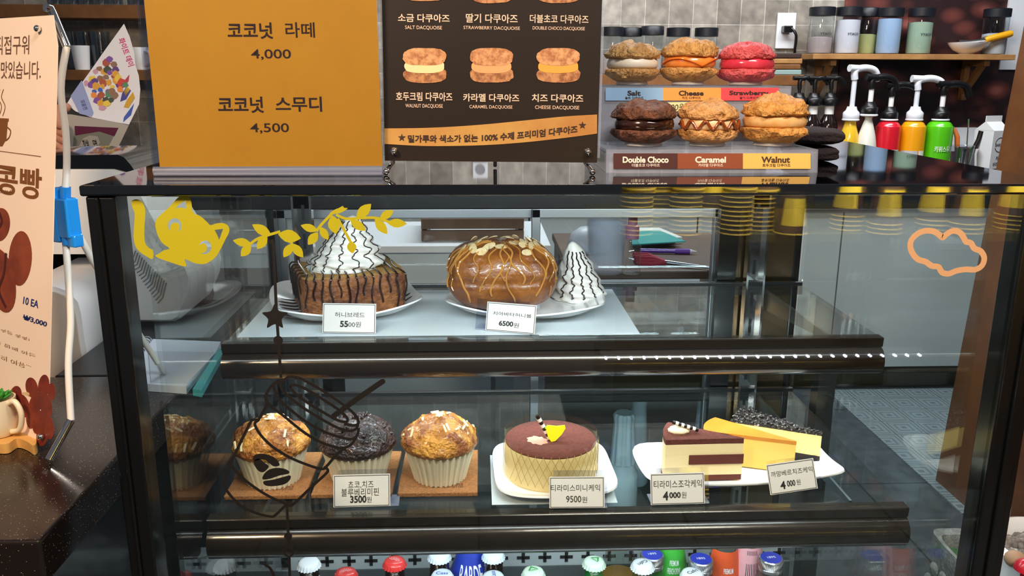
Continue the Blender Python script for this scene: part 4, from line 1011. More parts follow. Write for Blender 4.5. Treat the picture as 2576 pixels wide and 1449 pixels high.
bottle('bottle with pale green triangle cap, nearer of the green pair', 1342, 1428, .232, 'crown', GGLASS, CGR, ('TERRA', '#3aa050', .35, .015, tri))
bottle('bright green bottle with pale green triangle cap under the round cake', 1495, 1402, .236, 'crown', GGLASS, CGR, ('TERRA', '#3aa050', -.9, .015, tri))
AMB = milky('amber_drink', '#c98a35', .72, .1); YEL2 = milky('yellow_drink', '#d8c94e', .8, .1); PNK = milky('pink_drink', '#c9a098', .7, .1); GRN2 = milky('pale_drink', '#b9c6b8', .5, .1)
bottle('wide amber drink bottle beside the green capped bottle', 1562, 1318, .275, 'screw', CGLASS, BLU, r=.036, liquid=AMB)
bottle('clear bottle with white cap printed with a black word, left of two', 1617, 1409, .236, 'crown', CGLASS, CW, ('Cafri', '#30343c', -2.5, .017), liquid=PNK)
bottle('clear soda bottle with silver and blue screw cap behind the left white cap', 1641, 1386, .236, 'screw', CGLASS, BLU, ('1895', '#dfe3f5', .1, .012), liquid=GRN2)
GL_, OL_, PL_ = mat('label_green', '#3fae3a', .4), mat('label_orange', '#e2582a', .4), mat('label_pink', '#e9a8ae', .4)
bottle('soda bottle with green shoulder label reading 1895', 1692, 1325, .262, 'screw', CGLASS, BLU, r=.034, liquid=GRN2, shoulder=(.62, .93, GL_, [('1895', .42, .58, .18, .38), ('FRENCH DRINK', .36, .64, .45, .56), ('PREMIUM', .40, .60, .60, .70)], WHI))
bottle('clear bottle with white cap printed with a black word, right of two', 1742, 1432, .232, 'crown', CGLASS, CW, ('Cafri', '#30343c', .5, .017), liquid=PNK)
bottle('soda bottle with silver and blue screw cap behind the right white cap', 1764, 1397, .240, 'screw', CGLASS, BLU, ('1895', '#dfe3f5', 0, .012), liquid=PNK)
bottle('soda bottle of yellow drink with orange shoulder label', 1828, 1325, .262, 'screw', CGLASS, BLU, r=.034, liquid=YEL2, shoulder=(.58, .88, OL_, [('1895', .42, .58, .12, .32), ('FRENCH SODA', .36, .64, .45, .56), ('PREMIUM', .40, .60, .60, .70)], WHI))
bottle('pink soda bottle with barcode label behind the right end bottle', 1888, 1325, .262, 'screw', CGLASS, BLU, r=.034, liquid=PNK, shoulder=(.70, .92, PL_, [('||||||||', .36, .62, .15, .85)], INK))
bottle('soda bottle with silver and blue screw cap at the right end of the row', 1941, 1394, .240, 'screw', CGLASS, BLU, ('1895', '#dfe3f5', .1, .012), liquid=PNK)
# ================================================================ staff side: wall shelves and what stands on them
PINE = mat('pine_board', '#b98a52', .5, var=('#93653a', 9, .35, .7)); PINED = mat('dark_pine_board', '#8a5a30', .5, var=('#6b431f', 9, .35, .7))
def board(label, px0, px1, py0, py1, Yf, m, br=()):
    a, b = oy(px0, py1, Yf), oy(px1, py0, Yf); zt = oy((px0 + px1) / 2, py0, Yf).z; zb = oy((px0 + px1) / 2, py1, Yf).z
    t = thing('wall_shelf', label, 'shelf', ((a.x + b.x) / 2, 3.7, zb))
    obj('board', MB().box(a.x, b.x, Yf, 3.784, zb, zt, bev=.002), m, t)
    for px in br:
        x = oy(px, py1, Yf + .02).x; mb = MB()
        mb.box(x - .012, x + .012, 3.757, 3.784, zb - .17, zb - .0005); mb.box(x - .012, x + .012, Yf + .03, 3.757, zb - .025, zb - .0005)
        mb.prism([(x - .011, Yf + .05, zb - .025), (x - .011, Yf + .085, zb - .025), (x - .011, 3.757, zb - .115), (x - .011, 3.757, zb - .145)], (.022, 0, 0))
        obj('bracket', mb, PINE, t)
    return t, zt
WS, wz = board('long pine wall shelf holding powder canisters at the right', 2045, 2556, 136, 150, 3.585, PINE, (2100, 2488))
WS2, wz2 = board('pine wall shelf behind the display dacquoises', 1330, 2024, 188, 214, 3.585, PINED, (1500, 1800))
BLID = mat('canister_lid', '#10141c', .45); PLAST = clear('canister_plastic', 'eef2f4', .07)
def canister(label, px, w, ytop, zbase, Y, col, fill, txt=None):
    c = oy(px, ytop, Y); d = (c - CAMPOS).dot(_f0); r = w * d / FPX / 2; H = c.z - zbase; c.z = zbase
    t = thing('canister', label, 'canister', c, 'powder canisters with black lids')
    obj('jar', MB().lathe([(r * .93, .0005), (r * .95, .004), (r * .95, .012), (r * .98, .014), (r * .98, H * .82), (r * .9, H * .83)], c, 36), PLAST, t)
    obj('powder', MB().lathe([(r * .9, .004), (r * .93, .014), (r * .93, H * fill), (r * .5, H * fill + .004), (.0004, H * fill + .002)], c, 30), mat('powder_' + col[1:], col, .9), t)
    obj('lid', MB().lathe([(r * 1.0, H * .815), (r * 1.03, H * .82), (r * 1.03, H * .99), (r * .98, H), (.0004, H)], c, 36), BLID, t)
    if txt:
        pl = Pl((c.x, c.y - r * .985, c.z), (1, 0, 0), (0, 0, 1)); me, a, b, d_, e = textmesh(txt, .02); mb = MB(); w_ = r * 1.0
        mb.addmesh(me, lambda co: c + Vector((r * .99 * math.sin((co.x - a) / (b - a) - .4), -r * .99 * math.cos((co.x - a) / (b - a) - .4), H * .40 + (co.y - d_) / (e - d_) * H * .05)))
        obj('print', mb, INK, t)
Yc = 3.66
canister('canister with a little pinkish powder at the left end of the pine shelf', 2070, 62, 18, wz, Yc, '#b7a6a4', .35, 'YTACO')
canister('canister nearly full of white powder, second from left on the pine shelf', 2138, 62, 18, wz, Yc, '#e4e2ea', .72, 'YTACO')
canister('canister half full of yellow green powder between white and blue ones', 2187, 52, 20, wz, 3.72, '#b9bd7c', .42)
canister('canister full of pale blue powder on the pine shelf', 2243, 60, 20, wz, Yc, '#a9c4e6', .76)
canister('canister full of pale green powder on the pine shelf', 2321, 62, 20, wz, Yc, '#a8bfa4', .68, 'YTACO')
canister('canister with white powder behind the bowl at the shelf end', 2511, 62, 22, wz, 3.70, '#cfd3d8', .45, 'YTACO')
for i, (px, w, yt, lab) in enumerate(((1540, 58, 68, 'black lidded canister at the left edge behind the salt dacquoise'), (1587, 54, 70, 'black lidded canister partly behind another above the salt dacquoise'), (1642, 56, 66, 'black lidded canister between the salt and cheese dacquoises'), (1707, 57, 70, 'black lidded canister right behind the cheese dacquoise'), (1778, 57, 70, 'black lidded canister at the right, behind the strawberry dacquoise'))):
    canister(lab, px, w, yt, wz2, 3.66 + (.03 if i == 1 else 0), '#c9bdb9', .4, 'YTACO' if i == 2 else None)
# bowl with a yellow handled scoop
c = oy(2431, 134, 3.655); c.z = wz
t = thing('bowl', 'small white bowl with spoons on the pine shelf', 'bowl', c)
obj('bowl_body', MB().lathe([(.028, .0005), (.032, .006), (.055, .018), (.074, .040), (.078, .049), (.075, .049), (.070, .040), (.050, .020), (.0004, .012)], c, 40), PORC, t)
t = thing('ice_cream_scoop', 'steel scoop with ridged yellow handle lying across the bowl', 'scoop', c + Vector((.05, -.01, .045)))
p0, p1 = oy(2478, 100, 3.64), oy(2545, 84, 3.64)
obj('handle', MB().tube([p0, p0.lerp(p1, .1), p0.lerp(p1, .9), p1], [.009, .013, .0145, .012], 14), mat('scoop_yellow', '#e5a713', .35), t)
obj('shaft', MB().tube([oy(2410, 106, 3.64), oy(2440, 104, 3.64), p0], [.010, .006, .006], 10), CHROME, t)
t = thing('spoon', 'steel spoon in the white bowl', 'spoon', c + Vector((0, 0, .04)))
obj('handle', MB().tube([oy(2420, 116, 3.66), oy(2485, 92, 3.66)], .004, 8), CHROME, t)
c2 = oy(2485, 134, 3.70); c2.z = wz
o = obj('cup', MB().lathe([(.028, .0005), (.034, .05), (.032, .05), (.026, .004), (.0004, .004)], c2, 28), PORC); tag(o, 'small white cup standing behind the bowl on the pine shelf', 'cup')
# socket plates
def outlet(label, px, py, w, h, plug):
    c = oy(px, py, 3.80); d = 3.8; hw = w * d / FPX / 2; hh_ = h * d / FPX / 2
    t = thing('wall_socket', label, 'socket', c)
    obj('plate', MB().box(c.x - hw, c.x + hw, 3.788, 3.7998, c.z - hh_, c.z + hh_, bev=.003), mat('white_plastic', '#e3e6ea', .35), t)
    if plug:
        mb = MB().box(c.x - .022, c.x + .016, 3.75, 3.788, c.z - .008, c.z + .02, bev=.003)
        obj('plug', mb, BLACK, t); obj('cord', MB().tube(spl([(c.x + .01, 3.755, c.z + .01), (c.x + .03, 3.745, c.z - .02), (c.x + .035, 3.76, c.z - .08), (c.x + .04, 3.765, c.z - .10)], False, 5), .006, 8), BLACK, t)
    else:
        obj('socket_well', MB().lathe([(.022, 0), (.022, -.002), (.018, -.002), (.017, .004), (.0004, .004)], (0, 0, 0), 28, M=Matrix.Translation((c.x, 3.786, c.z)) @ Matrix.Rotation(-PI / 2, 4, 'X')), mat('grey_socket', '#8d9096', .4), t)
outlet('white wall socket with a black plug and cable on the tiles', 1975, 78, 46, 84, True)
outlet('white round wall socket on the tiles, mirrored in the case top under the board', 1206, 39, 38, 40, False)
# boards and trays stacked on the dark pine shelf
for i, (y0, y1, m_, lab, nm) in enumerate(((176, 187, mat('tray_glass', '#8fa6a2', .15), 'pale glass tray at the bottom of the stack on the shelf', 'tray'), (163, 175, PINED, 'thin wooden board lying on the glass tray', 'board'), (150, 162, PINE, 'light wooden board in the middle of the stack', 'board'), (138, 149, mat('dark_walnut', '#3a2a24', .5), 'dark board on top of the stack by the strawberry dacquoise', 'board'))):
    za, zb = oy(1975, y1, 3.66).z, oy(1975, y0, 3.66).z
    zb0 = wz2 + .0005 + i * .0225
    o = obj('serving_board' if i else 'glass_tray', MB().box(oy(1925, 160, 3.62).x, oy(2014 - (i % 2) * 3, 160, 3.62).x, 3.60, 3.77, zb0, zb0 + .021, bev=.004), m_); tag(o, lab, nm)
# ---- pump bottles on the worktop
ZW = .8405
def pump(t, c, z, h, m_, drop, reach=.085, thick=.011, ang=0.0, band=False):
    p = c + Vector((0, 0, z)); e = Vector((math.cos(ang), math.sin(ang), 0))
    obj('pump_collar', MB().lathe([(.030, 0), (.032, .004), (.032, .026), (.026, .032), (.022, .036), (.018, .05)], p, 28, cap1=True), m_, t)
    mb = MB().tube([p + Vector((0, 0, .045)), p + Vector((0, 0, h))], thick * .9, 12)
    tp = p + Vector((0, 0, h))
    mb2 = MB().tube(spl([tp + Vector((0, 0, -.03)), tp + Vector((0, 0, .005)), tp + e * reach * .45 + Vector((0, 0, .015)), tp + e * reach * .85 + Vector((0, 0, .002)), tp + e * reach + Vector((0, 0, -drop))], False, 5), thick * 1.25, 12)
    mb2.tube([tp - e * .03 + Vector((0, 0, .014)), tp + e * .02 + Vector((0, 0, .012))], thick * 1.3, 12)
    obj('pump_stem', mb, WHI if band else m_, t); obj('pump_spout', mb2, m_, t)
PWH = mat('pump_white', '#dfe3ea', .35); PBK = mat('pump_black', '#0c0b0d', .35)
def jar(label, px, w, yneck, Y, bodym, prof, pm, hp, ang, band=False, labels=()):
    c = oy(px, yneck, Y); d = (c - CAMPOS).dot(_f0); r = w * d / FPX / 2; H = c.z - ZW; c.z = ZW
    t = thing('pump_bottle', label, 'pump bottle', c, 'pump bottles on the back counter')
    pts = [(p.x, p.y) for p in spl([(a * r, b * H, 0) for a, b in prof], False, 4)]
    obj('bottle_body', MB().lathe(pts, c, 40), bodym, t, ang=60)
    obj('neck', MB().lathe([(.026, H * .97), (.034, H * .985), (.034, H * 1.0), (.028, H * 1.02)], c, 28), PWH, t)
    for z0, z1, a0, a1, m_, txt, ink in labels:
        rs = [[c + Vector(((r + .0012) * math.cos(a0 + (a1 - a0) * k / 16), (r + .0012) * math.sin(a0 + (a1 - a0) * k / 16), z)) for k in range(17)] for z in (H * z0, H * z1)]
        lb = obj('label', MB().rings(rs, False, False, False), m_, t)
        mb = MB()
        for s, u0, u1, v0, v1 in txt:
            me, a, b, d_, e = textmesh(s, .02)
            def wrap(co):
                an = a0 + (a1 - a0) * (u0 + (u1 - u0) * (co.x - a) / (b - a)); z = H * (z0 + (z1 - z0) * (v0 + (v1 - v0) * (co.y - d_) / (e - d_)))
                return c + Vector(((r + .003) * math.cos(an), (r + .003) * math.sin(an), z))
            mb.addmesh(me, wrap)
        if txt: obj('lettering', mb, ink, lb)
    pump(t, c, H * 1.0, hp, pm, .035, .11, .011, ang, band)
    return t
ROUND = [(.9, 0), (1, .03), (1, .80), (.94, .88), (.72, .95), (.40, .975), (.36, .98)]
CONE = [(.95, 0), (1, .03), (.98, .35), (.80, .62), (.45, .85), (.30, .93), (.40, .98)]
YB_ = 3.42
jar('yellow bottle with tall white pump at the left of the pump bottles', 2140, 50, 300, YB_, mat('syrup_gold', '#e0b426', .2, coat=.5), [(.9, 0), (1, .03), (1, .55), (.85, .75), (.6, .9), (.55, .98)], PWH, .185, .25)
jar('milky white cone bottle with black pump beside the red bottle', 2186, 56, 288, YB_ - .02, mat('milky_white', '#dcdccf', .35), CONE, PBK, .13, .15, True)
RED_, ORA_, GRE_ = mat('bottle_red', '#d3172b', .25, coat=.4), mat('bottle_orange', '#f0a210', .25, coat=.4), mat('bottle_green', '#55c314', .25, coat=.4)
LG = mat('label_grey', '#b9bcc2', .5)
jar('red smoothie bottle with black pump', 2237, 61, 300, YB_, RED_, ROUND, PBK, .12, .12, True, [(.1, .50, -2.1, -.9, LG, [('||||', .6, .95, .1, .3)], INK)])
jar('orange smoothie bottle with tall white pump', 2300, 61, 300, YB_, ORA_, ROUND, PWH, .145, .05, False, [(.1, .48, -2.8, -1.5, LG, [], INK), (.05, .48, -1.4, -.8, WHI, [('|||||', .1, .9, .1, .6)], INK)])
jar('green kiwi smoothie bottle with black pump', 2366, 66, 300, YB_, GRE_, ROUND, PBK, .125, .08, True, [(.46, .56, -2.3, -.85, GRE_, [('키위스무디', .05, .95, .0, 1)], WHI), (.05, .30, -2.4, -.9, mat('label_pale_green', '#d7e3a0', .5), [], INK)])
for px, lab in ((2005, 'black pump syrup bottle at the left, beside the pine shelf end'), (2043, 'black pump syrup bottle with white neck label, middle of three'), (2084, 'black pump syrup bottle with white neck label, nearest the yellow bottle')):
    c = oy(px, 300, 3.5); H = c.z - ZW; c.z = ZW
    t = thing('syrup_bottle', lab, 'syrup bottle', c, 'black syrup bottles with pumps')
    obj('bottle_body', MB().lathe([(.036, 0), (.038, .004), (.038, H * .90), (.030, H * 1.0), (.017, H * 1.10), (.015, H * 1.22)], c, 30), DGLASS, t, ang=60)
    obj('label', MB().lathe([(.0185, H * 1.08), (.0185, H * 1.26)], c, 24), WHI, t)
    c_ = c.copy(); pump(t, c_, H * 1.24, .095, PBK, .012, .055, .007, .1)
# carton, pitcher, cup, scoop
WHC_ = mat('carton_white', '#e6e8e8', .5)
cb = oy(2502, 425, 3.36); ZWc = ZW
x0, x1 = oy(2478, 400, 3.34).x, oy(2534, 400, 3.34).x; zt1 = oy(2500, 330, 3.34).z; zt2 = oy(2500, 306, 3.37).z; w = .088
t = thing('milk_carton', 'white barista milk carton with gable top at the right end', 'carton', ((x0 + x1) / 2, 3.38, ZW))
R = Matrix.Translation((x0 + .050, 3.40, 0)) @ Matrix.Rotation(.35, 4, 'Z')
obj('carton_box', MB().box(-w / 2, w / 2, -w / 2, w / 2, ZW + .0005, zt1, R), WHC_, t, ang=20)
mb = MB(); b4 = [(-w / 2, -w / 2), (w / 2, -w / 2), (w / 2, w / 2), (-w / 2, w / 2)]
V = [mb.v(R @ Vector((x, y, zt1 + .0005))) for x, y in b4] + [mb.v(R @ Vector((-w / 2, 0, zt2))), mb.v(R @ Vector((w / 2, 0, zt2)))]
for f in ((0, 1, 5, 4), (2, 3, 4, 5), (0, 4, 3), (1, 2, 5)): mb.bm.faces.new([V[i] for i in f])
mb.box(-w / 2, w / 2, -.002, .002, zt2 - .002, zt2 + .022, R)
obj('gable_top', mb, WHC_, t, ang=20)
fp = Pl(R @ Vector((0, -w / 2, 0)), R.to_3x3() @ Vector((1, 0, 0)), (0, 0, 1)); H0 = zt1
mb = MB()
def putt(s, a0, a1, b0, b1, bold=.02):
    me, a, b, d_, e = textmesh(s, bold); mb.addmesh(me, lambda co: fp.P(a0 + (a1 - a0) * (co.x - a) / (b - a), b0 + (b1 - b0) * (co.y - d_) / (e - d_), .0006))
putt('BARISTA', -.026, .026, H0 - .062, H0 - .050); putt('카페', -.014, .014, H0 - .118, H0 - .100); putt('바리스타', -.026, .026, H0 - .142, H0 - .124)
ringp = [(.03 * math.cos(2 * PI * k / 32), .03 * math.sin(2 * PI * k / 32)) for k in range(33)]
for (a, b), (c_, d_) in zip(ringp, ringp[1:]):
    if abs(b) > .009: mb.face([fp.P(a, H0 - .056 + b, .0006), fp.P(c_, H0 - .056 + d_, .0006), fp.P(c_ * .9, H0 - .056 + d_ * .9, .0006), fp.P(a * .9, H0 - .056 + b * .9, .0006)])
mb.face([fp.P(-.026, H0 - .158, .0006), fp.P(.026, H0 - .158, .0006), fp.P(.026, H0 - .150, .0006), fp.P(-.026, H0 - .150, .0006)])
obj('lettering', mb, INK, t)
c = oy(2432, 372, 3.40); t = thing('milk_pitcher', 'steel milk pitcher beside the carton', 'pitcher', (c.x, 3.40, ZW))
obj('pitcher_body', MB().lathe([(.040, .0005), (.044, .004), (.046, .05), (.040, c.z - ZW - .02), (.043, c.z - ZW), (.041, c.z - ZW), (.038, c.z - ZW - .02), (.0004, .01)], (c.x, 3.40, ZW), 36), CHROME, t)
t = thing('black_spatula', 'black handled tool standing in the steel pitcher', 'utensil', (c.x, 3.40, ZW + .03))
obj('handle', MB().tube([Vector((c.x - .008, 3.40, ZW + .03)), oy(2462, 352, 3.40), oy(2470, 330, 3.40)], [.006, .010, .012], 10), PBK, t)
t = thing('thermometer', 'thin steel probe sticking up out of the pitcher', 'thermometer', (c.x - .02, 3.41, ZW + .03))
obj('probe', MB().tube([Vector((c.x + .012, 3.41, ZW + .03)), oy(2437, 299, 3.41)], .003, 8), CHROME, t)
c = oy(2395, 362, 3.37); t = thing('plastic_cup', 'clear plastic cup standing before the green bottle', 'cup', (c.x, 3.33, ZW))
obj('cup_wall', MB().lathe([(.030, .0005), (.046, c.z - ZW - .006), (.049, c.z - ZW), (.045, c.z - ZW), (.029, .003), (.0004, .003)], (c.x, 3.30, ZW), 36), clear('cup_plastic', 'f4f6f8', .08), t)
o = obj('orange_stick', MB().tube([oy(2400, 322, 3.47), oy(2408, 345, 3.46), Vector((oy(2420, 372, 3.45).x, 3.46, ZW + .001))], [.007, .010, .009], 10), mat('orange_plastic', '#e07a35', .4)); tag(o, 'orange handled tool leaning behind the green bottle', 'utensil')
p = oy(2440, 348, 3.74); o = obj('notice_paper', MB().box(p.x - .07, p.x + .06, 3.775, 3.7835, p.z - .06, p.z + .045), mat('paper_white', '#dfe2e6', .7)); tag(o, 'white paper sheet on the wall behind the pitcher', 'paper')
p = oy(2550, 90, 3.70); o = obj('wall_chart', MB().box(p.x + .004, p.x + .09, 3.775, 3.7835, p.z - .14, p.z + .20), mat('paper_white', '#dfe2e6', .7)); tag(o, 'white paper strip hanging by the right end of the pine shelf', 'paper')
# ================================================================ left wall shelves with glasses and mugs
L1_, lz1 = board('upper dark pine shelf with glasses behind the reader', -40, 560, 12, 46, 3.60, PINED)
L2_, lz2 = board('lower dark pine shelf with mugs behind the reader', -40, 560, 176, 202, 3.60, PINED)
TUMB = clear('tumbler_glass', 'dfe5ea', .09)
def tumbler(label, px, z, r, h, group, first=None):
    c = oy(px, 100, 3.68); c.z = z
    if first: return dup(first, c, label)
    t = thing('drinking_glass', label, 'glass', c, group)
    obj('glass_wall', MB().lathe([(r * .8, .0005), (r * .82, .006), (r, h), (r * .95, h), (r * .77, .010), (.0004, .010)], c, 28), TUMB, t)
    return t
g0 = None
for px in (185, 215, 250): g0 = tumbler('clear drinking glass standing on the lower left shelf', px, lz2, .042, .15, 'glasses on the lower left shelf', g0) if g0 is None else (tumbler('clear drinking glass standing on the lower left shelf', px, lz2, .042, .15, '', g0) and g0)
g1 = None
for px in (150, 190, 225, 262, 300, 350, 385):
    r_ = tumbler('short clear glass standing on the upper left shelf', px, lz1, .035, .085, 'glasses on the upper left shelf', g1)
    g1 = g1 or r_
c = oy(205, 100, 3.655); c.z = lz2
o = obj('cup', MB().lathe([(.028, .0005), (.036, .095), (.034, .095), (.026, .005), (.0004, .005)], c + Vector((0, -.02, 0)), 28), PORC); tag(o, 'white handleless cup beside the clear glasses on the lower left shelf', 'cup')
for px, lab, hd in ((352, 'white mug with its handle turned to the left glasses', -1), (398, 'white mug half behind the yellow sign', -1)):
    c = oy(px, 150, 3.67); c.z = lz2
    t = thing('mug', lab, 'mug', c, 'white mugs on the lower left shelf')
    obj('mug_body', MB().lathe([(.036, .0005), (.040, .006), (.041, .09), (.0385, .09), (.036, .01), (.0004, .008)], c, 32), PORC, t)
    obj('mug_handle', MB().tube(spl([c + Vector((hd * -.035 if 0 else .034 * 1, -.024, .075)), c + Vector((.055, -.042, .068)), c + Vector((.058, -.046, .04)), c + Vector((.034, -.026, .018))], False, 5), .006, 8), PORC, t)
# ================================================================ staff table right behind the case
ZTb, ZLow, ZRis = .80, .535, .925
t = thing('prep_table', 'dark staff table behind the case with a low shelf', 'table', (.3, 1.6, 0))
obj('table_top', MB().box(.02, .62, 1.33, 1.88, ZTb - .025, ZTb, bev=.003), mat('table_grey', '#7d858a', .4), t)
obj('low_shelf', MB().box(.10, .60, 1.27, 1.86, ZLow - .02, ZLow), mat('table_dark', '#2d3236', .5), t)
for x in (.03, .58):
    for y in (1.34, 1.84): obj('leg', MB().box(x, x + .03, y, y + .03, .0, ZTb - .0255), mat('table_dark', '#2d3236', .5), t)
t = thing('riser_shelf', 'brown wooden riser board on the staff table', 'riser', (.35, 1.6, ZTb))
RW = mat('walnut_board', '#6d5140', .5, var=('#4f382b', 8, .35, .7))
obj('riser_top', MB().box(.16, .50, 1.42, 1.78, ZRis - .015, ZRis, bev=.003), RW, t)
for x in (.165, .483): obj('riser_leg', MB().box(x, x + .012, 1.68, 1.775, ZTb + .0005, ZRis - .0155), RW, t)
def flatq(pxs, z, th):
    return MB().prism([oz(x, y, z) for x, y in pxs], (0, 0, th))
t = thing('notebook', 'teal covered notebook lying on the brown riser board', 'notebook', oz(1650, 600, ZRis))
obj('cover', flatq(((1588, 582), (1660, 582), (1724, 609), (1590, 617)), ZRis + .0130, .002), mat('teal_cover', '#1f9c98', .5), t)
obj('pages', flatq(((1590, 587), (1658, 587), (1716, 612), (1592, 620)), ZRis + .0003, .0125), mat('page_white', '#d9dcd8', .7), t)
t = thing('pen', 'purple pen lying in front of the teal notebook', 'pen', oz(1680, 637, ZRis))
a, b = oz(1610, 637, ZRis) + Vector((0, 0, .0053)), oz(1752, 640, ZRis) + Vector((0, 0, .0053))
obj('barrel', MB().tube([a, a.lerp(b, .62)], .0042, 12), mat('pen_violet', '#5a2aa0', .2, coat=.6), t)
obj('grip', MB().tube([a.lerp(b, .62), a.lerp(b, .88)], .0051, 12), mat('pen_grip', '#6d3aa8', .6), t)
obj('tip', MB().tube([a.lerp(b, .88), b], [.0045, .001], 12), PWH, t)
t = thing('red_brush', 'red tasselled handle with steel blade on the riser board', 'brush', oz(1700, 668, ZRis))
a, b, c_ = oz(1596, 662, ZRis), oz(1672, 668, ZRis), oz(1792, 680, ZRis)
mb = MB()
for k in range(9):
    w = Vector((0, (k - 4) * .0048, .004 + .004 * (k % 3))); mb.tube([a + w, a.lerp(b, .5) + w * 1.1, b + Vector((0, (k - 4) * .0012, .006))], .0042, 7)
obj('tassel', mb, mat('tassel_red', '#b02a3a', .7), t)
obj('blade', MB().tube([b + Vector((0, 0, .006)), c_ + Vector((0, 0, .004))], [.0045, .002], 10), STEEL, t)
t = thing('spray_bottle', 'small clear spray bottle with pink pump', 'spray bottle', oz(1590, 690, ZRis))
c = oz(1590, 692, ZRis); c.y += .012
zz = oy(1590, 600, c.y).z - ZRis
obj('bottle_body', MB().lathe([(.014, .0005), (.016, .003), (.016, zz * .78), (.010, zz * .92), (.010, zz)], c, 24), clear('cup_plastic', 'f4f6f8', .08), t)
obj('spray_head', MB().lathe([(.0115, zz), (.0115, zz + .022), (.008, zz + .024), (.008, zz + .042), (.0004, zz + .043)], c, 20), mat('pump_pink', '#d58fa6', .4), t)
# clear cups nested in a stack
c0 = oz(1536, 694, ZRis); c0.y += .03; c0.x -= .004
first = None
for k in range(7):
    c = c0 + Vector((0, 0, .0005 + k * .0085))
    if first is None:
        first = t = thing('nested_cup', 'clear plastic cup nested in the tall stack left of the pink spray bottle', 'cup', c, 'clear cups nested in one stack')
        obj('cup_wall', MB().lathe([(.029, 0), (.036, .088), (.039, .091), (.038, .094), (.0345, .090), (.028, .002)], c, 32, cap1=False), milky('stack_plastic', '#eef2fa', .10, .12), t)
    else: dup(first, c)
ZC = ZTb
o = obj('paper_stack', MB().prism([oz(x, y, ZC) + Vector((0, 0, .0003)) for x, y in ((1597, 727), (1793, 724), (1795, 800), (1636, 808))], (0, 0, .014)), mat('paper_white', '#dfe2e6', .7)); tag(o, 'thick stack of white papers on the staff table', 'papers')
o = obj('crumpled_sheet', MB().prism([oz(x, y, ZC + .0145) for x, y in ((1612, 728), (1700, 726), (1790, 778), (1690, 792), (1665, 788))], (0, 0, .0012)), mat('paper_grey', '#c9ced6', .7)); tag(o, 'loose written sheet lying askew on the paper stack', 'paper')
p = [oz(x, y, ZC) + Vector((0, 0, .0065)) for x, y in ((1712, 838), (1713, 822), (1735, 818), (1780, 826), (1860, 830), (1900, 838))]
o = obj('cable', MB().tube(spl(p, False, 5), .006, 10), PWH); tag(o, 'white cable lying on the staff table before the papers', 'cable')
c = oz(1452, 592, ZTb); c = oz(1455, 600, ZTb + .11)
# a white domed bag beside the cups
t = thing('dome_lid_stack', 'white rounded lids heaped left of the clear cup stack', 'lids', (oz(1455, 640, ZRis).x, 1.62, ZRis))
cx = oz(1460, 640, ZRis)
obj('lid_dome', MB().lathe([(.040, .0005), (.042, .006), (.034, .032), (.018, .044), (.0004, .046)], (cx.x + .02, 1.60, ZRis), 30), mat('lid_white', '#d5d9e2', .35), t)
# crate and white tray on the far left of the table
t = thing('wooden_crate', 'dark brown wooden crate seen behind the honey bread', 'crate', (oy(1230, 600, 2.3).x, 2.35, .84))
a, b = oy(1060, 600, 2.3).x, oy(1318, 600, 2.3).x; za, zb = oy(1200, 608, 2.3).z, oy(1200, 548, 2.3).z
for k in range(2): obj('slat', MB().box(a, b, 2.3, 2.315, za + (zb - za) * (.5 * k + .03), za + (zb - za) * (.5 * k + .47), bev=.002), mat('crate_brown', '#6b5138', .6, var=('#4b3522', 7, .3, .7)), t)
for x in (a, b - .015): obj('crate_side', MB().box(x, x + .015, 2.3155, 2.56, za, zb), mat('crate_brown', '#6b5138', .6), t)
t = thing('low_cabinet', 'pale low cabinet standing in the staff aisle behind the case', 'cabinet', (oy(1200, 640, 2.3).x, 2.4, 0))
obj('cabinet_body', MB().box(a - .22, b + .06, 2.26, 2.62, 0, za - .021), WHITE_LAM, t); obj('cabinet_top', MB().box(a - .23, b + .07, 2.25, 2.63, za - .0205, za - .0005, bev=.002), mat('white_plastic', '#e3e6ea', .35), t)
# white jugs on the low shelf of the table
FLU = mat('fluted_white', '#dfe8ec', .3)
def jug(label, px, ytop, ybot, Y, w, flute):
    b = oy(px, ybot, Y); tp = oy(px, ytop, Y); r = w * (b - CAMPOS).dot(_f0) / FPX / 2; c = Vector((b.x, Y, ZLow)); H = tp.z - ZLow
    t = thing('dispenser_jug', label, 'jug', c, 'white jugs under the staff table')
    obj('jug_body', MB().lathe([(r * .95, .0005), (r * 1.05, .004), (r * 1.05, H * .38), (r * .8, H * .44), (r * .8, H * .48)], c, 40), FLU, t)
    obj('fluted_top', MB().lathe([(r * .82, H * .485), (r * .66, H * .9), (r * .72, H * .97), (r * .60, H), (.0004, H)], c, 64, (lambda rr, z, a: rr * (1 + .05 * math.cos(11 * a))) if flute else None), FLU, t)
jug('white fluted jug on the low table shelf right of the round cake', 1562, 1038, 1280, 1.315, 74, True)
jug('plain white jug behind the fluted one on the low table shelf', 1598, 1000, 1240, 1.40, 56, False)
jug('plain white jug on the low table shelf behind the tiramisu slice', 1762, 992, 1230, 1.36, 60, False)
